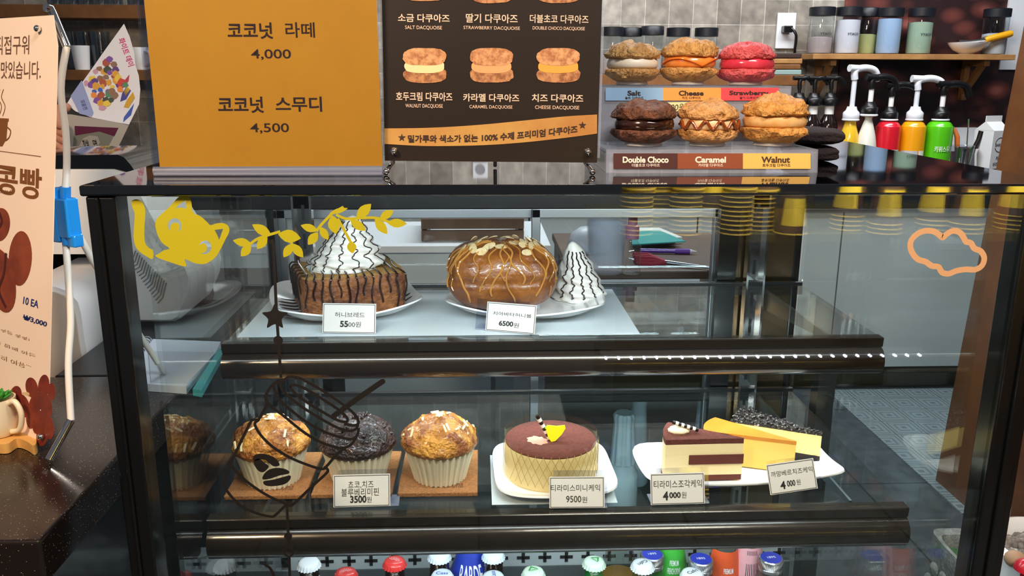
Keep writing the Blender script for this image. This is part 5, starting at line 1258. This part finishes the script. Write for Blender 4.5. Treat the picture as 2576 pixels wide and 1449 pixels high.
# ================================================================ planters at the lower right
t = thing('stone_planter', 'grey woven stone planter with green moss at the lower right', 'planter', (.80, 1.1, 0))
zp = .52
x0 = oz(2330, 1330, zp).x; pa = oz(2330, 1330, zp); SP_ = mat('planter_stone', '#8a8c8a', .8, var=('#6e706f', 60, .4, .62), bump=(180, .8, .004))
bx0, by0, by1 = pa.x, 1.30, 1.62; bx0 = oz(2332, 1332, zp).x
top = oz(2332, 1330, zp); L = .26
KX = .26; mb = MB(); cxp, cyp = top.x + .035, top.y - .135
def ringq(h, z, n=48, e=6.0): return [Vector((cxp + KX * h * (abs(math.cos(2 * PI * k / n)) ** e + abs(math.sin(2 * PI * k / n)) ** e) ** (-1 / e) * math.cos(2 * PI * k / n), cyp + h * (abs(math.cos(2 * PI * k / n)) ** e + abs(math.sin(2 * PI * k / n)) ** e) ** (-1 / e) * math.sin(2 * PI * k / n), z)) for k in range(n)]
mb.rings([ringq(.105, .0), ringq(.13, zp - .03), ringq(.135, zp - .028), ringq(.135, zp), ringq(.115, zp), ringq(.11, zp - .03)])
obj('box', mb, SP_, t, ang=40)
mb = MB()
for j in range(9):
    for k in range(9):
        z = zp - .055 - j * .028; h = .13 - .025 * (zp - .03 - z) / (zp - .03); y = cyp - h + (k + .5 + .5 * (j % 2)) * (2 * h / 9.5)
        mb.ball((cxp - KX * h, y, z), (.005, .012, .012), 8, 6)
        mb.ball((cxp + KX * (-h + (k + .5) * (2 * h / 9.5)), cyp - h, z), (.004, .006, .012), 8, 6)
o = obj('woven_relief', mb, SP_, t); o['kind'] = 'stuff'
mb = MB()
for k in range(300):
    x = cxp + random.uniform(-.024, .024); y = cyp + random.uniform(-.10, .10); r = random.uniform(.006, .014); mb.ball((x, y, zp - .025), (r, r, r * 1.2), 6, 4)
o = obj('moss', mb, mat('moss_green', '#2f5a2c', .9, bump=(300, .8, .003)), t); o['kind'] = 'stuff'
t = thing('round_pot', 'round white pot of grey gravel outside the right post', 'plant pot', (.9, .95, 0))
q = oz(2580, 1400, .70); R_ = .068; pc = Vector((q.x + .032, q.y, 0))
obj('pot', MB().lathe([(.05, .0), (.055, .5), (R_, .68), (R_ + .004, .712), (R_ - .004, .716), (R_ - .010, .69)], pc, 48), PORC, t, ang=50)
mb = MB()
for k in range(170):
    a = random.random() * 6.3; r = (R_ - .012) * random.random() ** .5; s = random.uniform(.004, .009); mb.ball((pc.x + r * math.cos(a), pc.y + r * math.sin(a), .694), (s, s, s), 6, 4)
o = obj('gravel', mb, mat('gravel_grey', '#6a5f58', .9, var=('#8f857c', 200, .4, .6)), t); o['kind'] = 'stuff'
p = oz(2552, 1415, .706); o = obj('pebble', MB().ball((p.x, p.y, .7105), (.012, .011, .010), 16, 10), mat('pebble_tan', '#b08a6a', .6)); tag(o, 'tan pebble lying on the gravel of the white pot', 'pebble')
p = oz(2566, 1445, .706); o = obj('toadstool', MB().lathe([(.005, 0), (.005, .010), (.013, .011), (.012, .018), (.006, .023), (.0004, .025)], (p.x + .006, p.y, .701), 24), mat('toadstool_red', '#c41f30', .25, coat=.5)); tag(o, 'small glossy red toadstool ornament in the white pot', 'ornament')
# ================================================================ self-service shelf behind the customer, seen mirrored in the front glass
t = thing('cup_counter', 'dark self-service counter with a light strip behind the customer', 'counter', (1.0, -1.0, 0))
obj('counter_top', MB().box(.36, 2.2, -1.25, -.70, .805, .832, bev=.003), mat('counter_olive', '#4a4220', .4), t)
obj('counter_body', MB().box(.40, 2.16, -1.22, -.80, 0, .804), BLACK, t)
mb = MB()
for k in range(26): mb.box(.365 + k * .0368, .371 + k * .0368, -.7495, -.746, .458, .463)
obj('light_strip', mb, mat('led_dot', '#e6ecff', .4, emit=60), t)
obj('strip_holder', MB().box(.355, 1.31, -.7998, -.75, .452, .469), mat('strip_grey', '#4a4c55', .4), t)
CUPY = mat('paper_cup_yellow', '#e6c83a', .6); CUPB = mat('paper_cup_brown', '#4a2f22', .6)
def papercup(loc, label, kind, first):
    if first: return dup(first, loc)
    t = thing('paper_cup', label, 'paper cup', loc, 'paper cups stacked mouth down on the self-service counter'); c = Vector(loc)
    obj('cup_wall', MB().lathe([(.0425, .003), (.031, .104), (.030, .108), (.0004, .106)], c, 28), CUPB, t)
    obj('cup_label', MB().rings([[c + Vector((rr * math.cos(PI / 2 + (k / 12 - .5) * 2.0 + (0 if kind else .8)), rr * math.sin(PI / 2 + (k / 12 - .5) * 2.0 + (0 if kind else .8)), z)) for k in range(13)] for rr, z in ((.0407, .025), (.0322, .098))], False, False, False), CUPY, t)
    obj('cup_rim', MB().lathe([(.044, 0), (.0455, .002), (.044, .0042), (.0425, .003)], c, 28), CUPY, t)
    return t
fa = fb = None
for i, (px, n) in enumerate(((1600, 12), (1655, 11), (1722, 12), (1790, 7), (1850, 11), (1905, 10), (1990, 1), (2130, 4), (2225, 3), (2345, 3), (2430, 3), (2545, 4))):
    v = oy(px, 560, 2.26 + .06 * (i % 2)); y = 2 * (YF + .006) - v.y
    for k in range(n):
        loc = (v.x, y, .8325 + k * .0125)
        if i % 2 == 0: fa = papercup(loc, 'yellow paper cup stacked mouth down on the counter behind the customer', 1, fa) if fa is None else (dup(fa, loc), fa)[1]
        else: fb = papercup(loc, 'brown paper cup with yellow rim stacked mouth down behind the customer', 0, fb) if fb is None else (dup(fb, loc), fb)[1]
# ================================================================ left counter and what stands on it
ZG = .86
def granite():
    m = bpy.data.materials.new('black_granite'); m.use_nodes = True; nt = m.node_tree; b = nt.nodes['Principled BSDF']; b.inputs['Roughness'].default_value = .16
    tc = nt.nodes.new('ShaderNodeTexCoord'); v = nt.nodes.new('ShaderNodeTexVoronoi'); v.inputs['Scale'].default_value = 300
    r = nt.nodes.new('ShaderNodeValToRGB'); r.color_ramp.elements[0].position = .07; r.color_ramp.elements[0].color = (*lin('#b49a86'), 1); r.color_ramp.elements[1].position = .15; r.color_ramp.elements[1].color = (*lin('#1d1614'), 1)
    nt.links.new(tc.outputs['Object'], v.inputs['Vector']); nt.links.new(v.outputs['Distance'], r.inputs[0]); nt.links.new(r.outputs[0], b.inputs['Base Color']); return m
GRAN = granite()
t = thing('granite_counter', 'black speckled granite counter at the lower left beside the case', 'counter', (-.9, .9, 0))
obj('counter_top', MB().box(-1.9, -.384, .682, 1.10, ZG - .045, ZG, bev=.003), GRAN, t)
obj('counter_body', MB().box(-1.86, -.42, .73, 1.08, 0, ZG - .0455), BLACK, t)
t = thing('back_desk', 'black desk behind the granite counter holding notebooks', 'desk', (-.45, 1.3, 0))
obj('desk_body', MB().box(-.57, -.362, 1.105, 1.75, .0, ZG - .0005, bev=.002), mat('desk_black', '#121316', .35), t)
NB = mat('paper_blue_white', '#cdd6e2', .7)
t = thing('spiral_notebook', 'white spiral notebook lying open on the desk left of the case', 'notebook', oz(440, 930, ZG))
obj('pages', MB().prism([oz(x, y, ZG) + Vector((0, 0, .0004)) for x, y in ((352, 868), (556, 876), (546, 900), (470, 992), (372, 985))], (0, 0, .010)), NB, t)
obj('sheet_edge', MB().prism([oz(x, y, ZG) + Vector((0, 0, .0105)) for x, y in ((375, 902), (545, 905), (474, 985), (382, 982))], (0, 0, .001)), mat('paper_shade', '#b9bfca', .7), t)
mb = MB()
for k in range(9):
    p = oz(352 - 2 + k * 3.2 - 3 * (k > 4), 905 - k * 4.2, ZG) + Vector((0, 0, .008)); mb.tube([p + Vector((.008 * math.cos(a), 0, .008 * math.sin(a))) for a in [2 * PI * q / 10 for q in range(11)]], .0009, 6)
obj('spiral', mb, CHROME, t)
t = thing('teal_folder', 'clear folder with teal edge beside the spiral notebook', 'folder', oz(520, 960, ZG))
obj('folder_edge', MB().prism([oz(x, y, ZG) + Vector((0, 0, .0004)) for x, y in ((552, 892), (563, 900), (508, 1000), (486, 996))], (0, 0, .009)), mat('teal_edge', '#3fa9b4', .35), t)
# ---- coffee bean bread banner on bent rods
TH = math.radians(37)
BQ = Pl(oz(125, 1165, ZG) + Vector((-.001, .012, 0)), (math.cos(TH), -math.sin(TH), 0), (.155 * math.sin(TH), .155 * math.cos(TH), 1))
e = BQ.uv(135, 600)[0]; bt = BQ.uv(110, 40)[1]; bb = BQ.uv(128, 1125)[1]
t = thing('bread_banner', 'tall peach coffee bean bread banner stretched on bent rods at the left edge', 'banner', BQ.P(e - .1, 0))
mb = MB().prism([BQ.P(*p) for p in ((e - .25, bb), (e - .012, bb), (e, bb + .03), (e, bt - .030), (e - .010, bt), (e - .25, bt))], BQ.n * .0006)
sh = obj('banner_sheet', mb, mat('banner_paper', '#f3dcc8', .6), t)
BI = mat('banner_brown_ink', '#7a4a20', .6); BI2 = mat('banner_dark_ink', '#6a4a38', .6)
letters('lettering', [('서 직접구워', -36, 93, 75, 137, .004), ('고 맛있습니다.', -20, 155, 104, 200, .006)], BQ, BI2, sh, .0009)
letters('title_lettering', [('커피콩빵', -108, 398, 106, 505, .02)], BQ, BI, sh, .0009)
letters('small_lettering', [('Bread', 0, 472, 30, 490, .0, .3), ('겉은 바삭! 속은 촉촉!', -70, 808, 76, 850, -.004), ('커피콩빵과 함께 하는', -80, 838, 92, 892, -.004), ('커피 한 잔의 여유...', -78, 872, 80, 920, -.004)], BQ, BI, sh, .0009)
letters('handwriting', [('10 EA', 60, 745, 98, 776, .02, .15), ('₩3,000', 60, 790, 120, 825, .03, .15)], BQ, mat('blue_ink', '#1d2a6a', .6), sh, .0009)
mb = MB(); mb.strip(BQ, [(-60, 372), (105, 394)], .0007, .0008)
mb.poly(BQ, [(-30, 302), (22, 302), (18, 350), (8, 368), (-30, 368)], .0008); mb.strip(BQ, [(-30, 299), (24, 302)], .003, .0009)
mb.strip(BQ, [(p.x, p.y) for p in spl([(20, 320, 0), (29, 330, 0), (25, 346, 0), (16, 354, 0)], False, 4)], .0017, .0008)
for x in (0, 9): mb.strip(BQ, [(p.x, p.y) for p in spl([(x + 2, 225, 0), (x - 3, 245, 0), (x + 6, 268, 0), (x, 292, 0)], False, 5)], .0011, .0008)
obj('cup_drawing', mb, BI, sh)
def bean(mb, mb2, cx, cy, rx, ry, rot, off):
    pts = [(cx + rx * math.cos(a) * math.cos(rot) - ry * math.sin(a) * math.sin(rot), cy + rx * math.cos(a) * math.sin(rot) + ry * math.sin(a) * math.cos(rot)) for a in [2 * PI * k / 30 for k in range(30)]]
    mb.poly(BQ, pts, off)
    if mb2 is not None: mb2.strip(BQ, [(p.x, p.y) for p in spl([(cx - ry * .85 * math.sin(-rot) * -1, cy - ry * .85 * math.cos(rot), 0), (cx + rx * .22, cy - ry * .2, 0), (cx - rx * .15, cy + ry * .3, 0), (cx + ry * .85 * math.sin(-rot), cy + ry * .85 * math.cos(rot), 0)], False, 5)], .0042, off + .0003)
b1, b2 = MB(), MB()
bean(b1, None, 53, 650, 29, 69, .05, .0008); bean(b1, b2, 2, 565, 25, 42, .1, .0008); bean(b1, b2, 6, 705, 34, 82, -.18, .0011)
obj('printed_beans', b1, mat('print_bean', '#96482a', .5, var=('#6e2c1a', 22, .35, .68)), sh); obj('bean_creases', b2, mat('print_crease', '#4a1c12', .5), sh)
b3 = MB()
for k, (x, y, rx, ry, r) in enumerate(((82, 975, 15, 26, -.2), (112, 972, 14, 30, .1), (132, 985, 10, 22, 0), (92, 1015, 16, 30, .3), (118, 1020, 15, 32, -.2), (100, 1062, 15, 30, .2), (125, 1075, 13, 30, -.1), (80, 1050, 12, 28, 0), (108, 1098, 14, 24, .1), (40, 1000, 16, 30, .2), (60, 1020, 16, 30, -.3))):
    bean(b3, None, x, y, rx, ry, r, .0008 + k * .00002)
obj('printed_bean_pile', b3, mat('print_bean_red', '#8a3424', .5, var=('#5e1c14', 40, .35, .65)), sh)
for px, py in ((104, 74), (112, 1097)): obj('stud', MB().ball(BQ.px(px, py, .004), (.0036,) * 3, 14, 8), CHROME, t)
ROD = mat('fibreglass_rod', '#e9e0d6', .35)
tp0, tp1 = BQ.px(118, 20, -.004), BQ.px(138, 112, -.012); hub = oy(166, 540, .914)
obj('rod_cap', MB().tube([tp0 + BQ.n * .006, tp0, tp0.lerp(tp1, .1), tp1], .0042, 12), CHROME, t)
P_ = [tp1] + [oy(x, y, Y) for x, y, Y in ((153, 220, .915), (165, 330, .918), (168, 410, .918), (164, 480, .915))]
obj('rod', MB().tube(spl(P_, False, 6), .0036, 10), ROD, t)
ft = oz(125, 1165, ZG) + Vector((0, 0, .004)); fm = BQ.px(150, 1062, -.012)
P_ = [oy(x, y, Y) for x, y, Y in ((165, 605, .912), (172, 700, .904), (178, 810, .892), (172, 920, .875))] + [fm]
obj('rod', MB().tube(spl(P_, False, 6), .0036, 10), ROD, t)
obj('rod_cap', MB().tube([fm, fm.lerp(ft, .9), ft], .0042, 12), CHROME, t)
rf = oz(414, 940, ZG + .012)
P_ = [oy(196, 588, .92), oy(240, 668, .945), rf.lerp(oy(240, 668, .945), .12)]
obj('rear_rod', MB().tube(P_, .0036, 10), ROD, t)
obj('rear_foot', MB().tube([P_[-1], rf, rf + Vector((.004, .003, -.010))], .0042, 12), CHROME, t)
BLUE = mat('blue_plastic', '#1583d6', .2, coat=.4, sub=.0)
mb = MB(); h = hub; R = Matrix.Translation(h) @ Matrix.Rotation(-.5, 4, 'Z')
mb.box(-.006, .012, -.008, .008, -.024, .018, R, .002); mb.box(-.018, -.004, -.009, .009, -.030, .028, R, .003); mb.box(.002, .016, -.006, .006, -.034, -.020, R, .002)
hb_ = obj('hub', mb, BLUE, t)
obj('hub_sleeve', MB().tube([oy(164, 470, .915), oy(164, 508, .915)], .0056, 12), BLUE, t); obj('hub_sleeve', MB().tube([oy(166, 572, .913), oy(171, 616, .911)], .0056, 12), BLUE, t)
# ---- little mug planter in front of the banner
c = oz(2, 1092, ZG + .012); c.z = ZG + .0125; r = .0195
t = thing('mug_planter', 'small cream mug planted with a green succulent, left foreground', 'planter', c)
obj('mug_body', MB().lathe([(r * .72, 0), (r * .86, .004), (r * .98, .018), (r, .042), (r * .93, .042), (r * .90, .03), (.0004, .028)], c, 40), mat('cream_glaze', '#ead9b8', .3, coat=.4), t)
u = Vector((.93, -.36, 0))
obj('mug_handle', MB().tube(spl([c + u * (r * .93) + Vector((0, 0, .038)), c + u * (r * 1.45) + Vector((0, 0, .041)), c + u * (r * 1.78) + Vector((0, 0, .028)), c + u * (r * 1.5) + Vector((0, 0, .010)), c + u * (r * .9) + Vector((0, 0, .005))], False, 6), .0030, 10), mat('cream_glaze', '#ead9b8', .3), t)
mb = MB()
for k in range(26):
    a = k * 2.4; L = .013 + .009 * (k / 26); el = .35 + .9 * (1 - k / 26); d = Vector((math.cos(a) * math.cos(el), math.sin(a) * math.cos(el), math.sin(el))); s = d.cross(Vector((0, 0, 1))).normalized(); q = c + Vector((0, 0, .036))
    mb.rings([[q + d * (L * f) + s * (w * math.cos(g)) + d.cross(s) * (w * .35 * math.sin(g)) for g in [2 * PI * i / 8 for i in range(8)]] for f, w in ((0, .002), (.4, .0048), (.75, .0042), (1.0, .0004))])
obj('succulent', mb, mat('succulent_green', '#3f9a34', .4, var=('#2b7a26', 60, .4, .6)), t, ang=60)
TW = mat('toy_wood', '#dca85e', .5, var=('#c8914a', 14, .35, .7))
t = thing('wooden_tray', 'small light wood tray under the cream mug planter', 'tray', oz(30, 1120, ZG))
tr = [(p.x, p.y) for p in spl([(-60, 1070, 0), (-20, 1060, 0), (40, 1066, 0), (60, 1058, 0), (72, 1085, 0), (95, 1130, 0), (88, 1146, 0), (70, 1135, 0), (45, 1128, 0), (20, 1142, 0), (-20, 1140, 0), (-60, 1130, 0)], True, 4)]
obj('tray_plate', MB().prism([oz(x, y, ZG) + Vector((0, 0, .0006)) for x, y in tr], (0, 0, .011)), TW, t)
wp = Pl(oz(95, 1128, ZG) + Vector((0, .012, .0)), (math.cos(TH), -math.sin(TH), 0), (0, 0, 1))
o = obj('back_plate', MB().prism([wp.px(x, y, 0) for x, y in [(p.x, p.y) for p in spl([(62, 992, 0), (74, 984, 0), (84, 992, 0), (86, 1040, 0), (88, 1090, 0), (95, 1122, 0), (80, 1130, 0), (62, 1122, 0), (56, 1060, 0)], True, 4)]], wp.n * .004), mat('pale_wood', '#e2c79c', .5), t)
# ---- till terminal and machines behind the counter
PLW = mat('till_plastic', '#d9d6d4', .45); BGL = mat('black_gloss', '#07080b', .07, coat=.5)
t = thing('till_terminal', 'white till terminal seen from behind with ribbed vents', 'till', oy(380, 790, 1.4))
out = [(60, 426), (285, 426), (322, 436), (350, 468), (400, 560), (474, 672), (484, 700), (480, 740), (455, 800), (440, 808), (330, 808), (300, 652), (236, 637), (60, 637)]
A = [oy(x, y, 1.34) for x, y in out]; ctr_ = sum(A, Vector()) / len(A)
B_ = [p.lerp(ctr_, .04) - Vector((0, .008, 0)) for p in A]; Cb = [p + Vector((0, .16, .0)) for p in A]
obj('housing', MB().rings([B_, A, Cb]), PLW, t, ang=30)
TPp = Pl((0, 1.331, 0), (1, 0, 0), (0, 0, 1)); mb = MB()
for k in range(15):
    f = k / 14; a = (338 + 78 * f, 608 + 100 * f + 0); b = (324 + 68 * f, 640 + 112 * f); d = (344 + 76 * f, 590 + 122 * f)
    mb.strip(TPp, [(200 + (395 + 215 * f) / 2.787, 440 + (530 + 225 * f) / 2.787), (200 + (375 + 210 * f) / 2.787, 440 + (590 + 270 * f) / 2.787), (200 + (345 + 205 * f) / 2.787, 440 + (600 + 300 * f) / 2.787)], .0017, .0003, thick=.0006)
obj('vent_slots', mb, mat('vent_dark', '#6d6f70', .6), t)
lid = [(60, 392), (296, 389), (312, 396), (328, 414), (340, 432), (322, 436), (285, 426), (60, 426)]
obj('screen_back', MB().prism([oy(x, y, 1.345) for x, y in lid], (0, .17, 0)), BGL, t)
t = thing('card_printer', 'white rounded machine behind the banner rods beside the granite counter', 'printer', oy(170, 955, 1.2))
out = [(40, 722), (140, 722), (170, 732), (196, 760), (204, 790), (212, 850), (232, 958), (40, 962)]
obj('housing', MB().prism([oy(x, y, 1.22) for x, y in out], (0, .2, 0)), mat('till_white', '#eceaea', .35), t)
fr = [(40, 734), (138, 734), (164, 744), (184, 768), (192, 800), (200, 860), (214, 952), (40, 955)]
obj('front_face', MB().prism([oy(x, y, 1.2195) for x, y in fr], (0, -.003, 0)), mat('till_face', '#cdb8a6', .5), t)
zz_ = oy(100, 962, 1.22).z; o = obj('machine_stand', MB().box(-1.0, -.58, 1.13, 1.46, 0, zz_ - .001), mat('desk_black', '#121316', .35)); tag(o, 'black stand under the white rounded machine behind the granite counter', 'stand')
t = thing('black_till_base', 'glossy black machine below the white till terminal', 'machine', oy(180, 720, 1.6))
obj('case', MB().prism([oy(x, y, 1.78) for x, y in ((40, 640), (238, 640), (262, 760), (270, 880))] + [Vector((oy(270, 880, 1.78).x, 1.78, 0)), Vector((oy(40, 900, 1.78).x, 1.78, 0))], (0, .18, 0)), BGL, t)
# ================================================================ person reading a flyer behind the counter
FY = 1.90
FP = Pl((0, FY, 0), (1, 0, -.0), (0, .22, 1))
FP = Pl(oy(260, 200, FY), (1, .10, 0), (0, .25, 1))
PAP = mat('flyer_paper', '#e3e6f2', .6); PAP2 = mat('flyer_paper_warm', '#c9c4be', .6)
t = thing('flyer', 'open white sweets flyer held up behind the till terminal', 'flyer', FP.o)
up = [(312, 60), (326, 92), (337, 130), (341, 165), (349, 190), (353, 225), (350, 262), (325, 313), (280, 305), (232, 296), (190, 280), (168, 262), (186, 232), (205, 210), (235, 168), (270, 118)]
f1 = obj('upper_page', MB().poly(FP, up, 0, .0006), PAP, t)
FQ = Pl(oy(230, 340, FY - .012), (1, .10, 0), (0, -.45, 1))
lo = [(100, 284), (180, 288), (250, 300), (325, 313), (305, 355), (283, 396), (100, 396)]
f2 = obj('lower_page', MB().poly(FQ, lo, 0, .0006), PAP2, t)
mb = MB()
def patch(name, pl, par, pts, col, off=.0009): return obj(name, MB().poly(pl, pts, off), mat('flyer_' + col[1:], col, .6), par)
patch('blue_panel', FP, f1, [(178, 242), (206, 202), (236, 284), (232, 294), (200, 286)], '#8fa0d8')
patch('blue_panel', FP, f1, [(338, 260), (330, 290), (310, 308), (312, 295)], '#2d56b8')
cols = ['#a8503a', '#d8a03a', '#4a8a6a', '#7a4aa8', '#2f62c8', '#e3c94a', '#c8402f', '#8a6a58', '#c89ab8', '#5a3a8a', '#e88a3a', '#3a4a40']
for k in range(42):
    i, j = k % 6, k // 6
    bx = 221 + i * 11 + j * 6.5 + random.uniform(-4, 4); by = 206 - i * 11 + j * 11 + random.uniform(-4, 4)
    w = random.uniform(9, 17); patch('sweet_picture', FP, f1, [(bx + w * random.uniform(.5, .8) * math.cos(2 * PI * q / 7), by + w * random.uniform(.4, .8) * math.sin(2 * PI * q / 7)) for q in range(7)], random.choice(cols), .0009 + k * .00003)
for pts, c in (([(308, 235), (318, 220), (330, 228), (318, 250), (303, 256)], '#3a3a9a'), ([(312, 230), (322, 218), (328, 226), (316, 244)], '#d8b83a'), ([(320, 252), (335, 232), (340, 246), (324, 272), (312, 270)], '#d0a02a'), ([(300, 222), (318, 198), (326, 188), (324, 204), (308, 224)], '#b8324a')): patch('sweet_picture', FP, f1, pts, c, .0020)
PK = mat('flyer_pink', '#c92a7a', .6)
p0, p1 = FP.px(299, 98), FP.px(325, 168); uu = (p1 - p0); L = uu.length; TPL = Pl(p0, uu, FP.n.cross(uu)); mb = MB(); me, a, b, d_, e_ = textmesh('화이트 데이', .02)
mb.addmesh(me, lambda co: TPL.P((co.x - a) / (b - a) * L, (co.y - d_) / (e_ - d_) * .014 - .002, .0012)); obj('lettering', mb, PK, f1)
p0, p1 = FP.px(194, 232), FP.px(212, 280); uu = (p1 - p0); L = uu.length; TPL = Pl(p0, uu, FP.n.cross(uu)); mb = MB(); me, a, b, d_, e_ = textmesh('모음전', .02)
mb.addmesh(me, lambda co: TPL.P(L * .45 + (co.x - a) / (b - a) * L * .5, (co.y - d_) / (e_ - d_) * .009, .0014)); obj('lettering', mb, mat('flyer_ink', '#3a3f7a', .6), f1)
patch('noodle_picture', FQ, f2, [(188, 318), (296, 322), (262, 390), (182, 390)], '#8d9088'); patch('noodle_picture', FQ, f2, [(188, 316), (298, 321), (288, 342), (250, 330), (190, 340)], '#6a2a4a', .0012)
patch('noodle_picture', FQ, f2, [(226, 340), (246, 342), (252, 358), (242, 376), (214, 378), (200, 366), (208, 348)], '#b9b6b0', .0014); patch('noodle_picture', FQ, f2, [(196, 378), (232, 382), (228, 392), (192, 391)], '#a82f28', .0014)
mb = MB(); me, a, b, d_, e_ = textmesh('참맛 면', .02); letters('lettering', [('참쌀', 206, 350, 228, 374, .02), ('면', 232, 350, 248, 372, .02)], FQ, INK, f2, .0017)
# the person
def person():
    bm = bmesh.new(); sk = bm.verts.layers.skin.verify(); V = {}
    def vt(n, p, r, par=None):
        v = bm.verts.new(p); v[sk].radius = (r, r) if not isinstance(r, tuple) else r; V[n] = v
        if par: bm.edges.new((V[par], v))
        else: v[sk].use_root = True
    ox_, oy_ = -1.34, 2.10
    P = lambda x, y, z: Vector((ox_ + x, oy_ + y, z))
    vt('pelvis', P(0, 0, .96), (.15, .11)); vt('waist', P(0, 0, 1.10), (.135, .10), 'pelvis'); vt('chest', P(0, -.01, 1.30), (.155, .11), 'waist'); vt('collar', P(0, 0, 1.42), (.10, .075), 'chest'); vt('neck', P(0, -.01, 1.50), .052, 'collar')
    vt('jaw', P(0, -.035, 1.57), (.065, .07), 'neck'); vt('head', P(0, -.02, 1.65), (.078, .092), 'jaw'); vt('crown', P(0, -.01, 1.71), (.06, .07), 'head')
    for s, n in ((-1, 'l'), (1, 'r')):
        vt('hip' + n, P(s * .09, 0, .90), .088, 'pelvis'); vt('knee' + n, P(s * .10, -.01, .50), .058, 'hip' + n); vt('ankle' + n, P(s * .10, .02, .09), .04, 'knee' + n); vt('toe' + n, P(s * .11, -.12, .035), .034, 'ankle' + n)
        vt('sh' + n, P(s * .17, 0, 1.40), .058, 'collar')
    vt('elr', P(.25, -.03, 1.13), .043, 'shr'); w = Vector((-.985, 1.87, 1.125)); vt('wrr', w, .029, 'elr'); pm = oy(136, 300, 1.865); vt('palmr', pm, (.036, .022), 'wrr')
    vt('ell', P(-.25, -.05, 1.13), .043, 'shl'); vt('wrl', P(-.12, -.26, 1.16), .029, 'ell'); vt('palml', P(-.07, -.30, 1.19), (.036, .022), 'wrl')
    vt('th0', oy(148, 280, 1.862), .013, 'palmr'); vt('th1', oy(164, 268, 1.868), .0115, 'th0'); vt('th2', oy(178, 272, 1.876), .009, 'th1')
    for k in range(4):
        y = 312 + k * 19; vt('f%da' % k, oy(146, y, 1.852), .0105, 'palmr'); vt('f%db' % k, oy(158 + 3 * (k in (1, 2)), y + 4, 1.846), .0095, 'f%da' % k); vt('f%dc' % k, oy(166 + 4 * (k in (1, 2)), y + 8, 1.850), .008, 'f%db' % k)
        vt('g%da' % k, P(-.03, -.31, 1.16 + k * .02), .0095, 'palml'); vt('g%db' % k, P(-.005, -.305, 1.165 + k * .02), .0085, 'g%da' % k)
    vt('tl', P(-.04, -.30, 1.245), .010, 'palml')
    me = bpy.data.meshes.new('person'); bm.to_mesh(me); bm.free()
    o = bpy.data.objects.new('person', me); COL.objects.link(o)
    m = o.modifiers.new('skin', 'SKIN'); m.use_smooth_shade = True; m2 = o.modifiers.new('sub', 'SUBSURF'); m2.levels = 2; m2.render_levels = 2
    dg = bpy.context.evaluated_depsgraph_get(); me2 = bpy.data.meshes.new_from_object(o.evaluated_get(dg)); o.modifiers.clear(); o.data = me2
    me2.materials.clear()
    for mm in (mat('skin', '#c58a70', .5, sub=.1), mat('dark_sweater', '#2c3038', .9), mat('dark_trousers', '#1d2026', .9), mat('shoe_black', '#101010', .5)): me2.materials.append(mm)
    for p in me2.polygons:
        c = p.center; hand = (c.x > -1.02 and c.z > 1.0) or (c.y < oy_ - .24 and c.z > 1.1)
        p.material_index = 0 if c.z > 1.485 or hand else 1 if c.z > .98 else 2 if c.z > .09 else 3
        p.use_smooth = True
    tag(o, 'person in dark clothes standing behind the banner, fingers holding up the flyer', 'person')
    mb = MB(); hc = P(0, .0, 1.675); mb.ball(hc, (.092, .108, .10), 28, 18, lambda d: 1 + .02 * nz((d.x * 3, d.y * 3, d.z * 3), 1))
    for v in mb.bm.verts:
        if v.co.z < hc.z - .02 and v.co.y < hc.y: v.co.z = hc.z - .0 + .02; v.co.y = max(v.co.y, hc.y - .09)
    obj('hair', mb, mat('hair_black', '#14110f', .6), o, ang=70)
    mb = MB()
    for s in (-1, 1): mb.ball(P(s * .03, -.105, 1.645), (.010, .006, .007), 10, 8)
    obj('eyes', mb, mat('eye_dark', '#1a1412', .2), o); obj('nose', MB().ball(P(0, -.112, 1.615), (.011, .016, .020), 12, 8), mat('skin', '#c58a70', .5), o)
    obj('mouth', MB().tube([P(-.022, -.098, 1.578), P(0, -.104, 1.576), P(.022, -.098, 1.578)], .005, 8), mat('lip', '#a5574e', .5), o)
    return o
person()
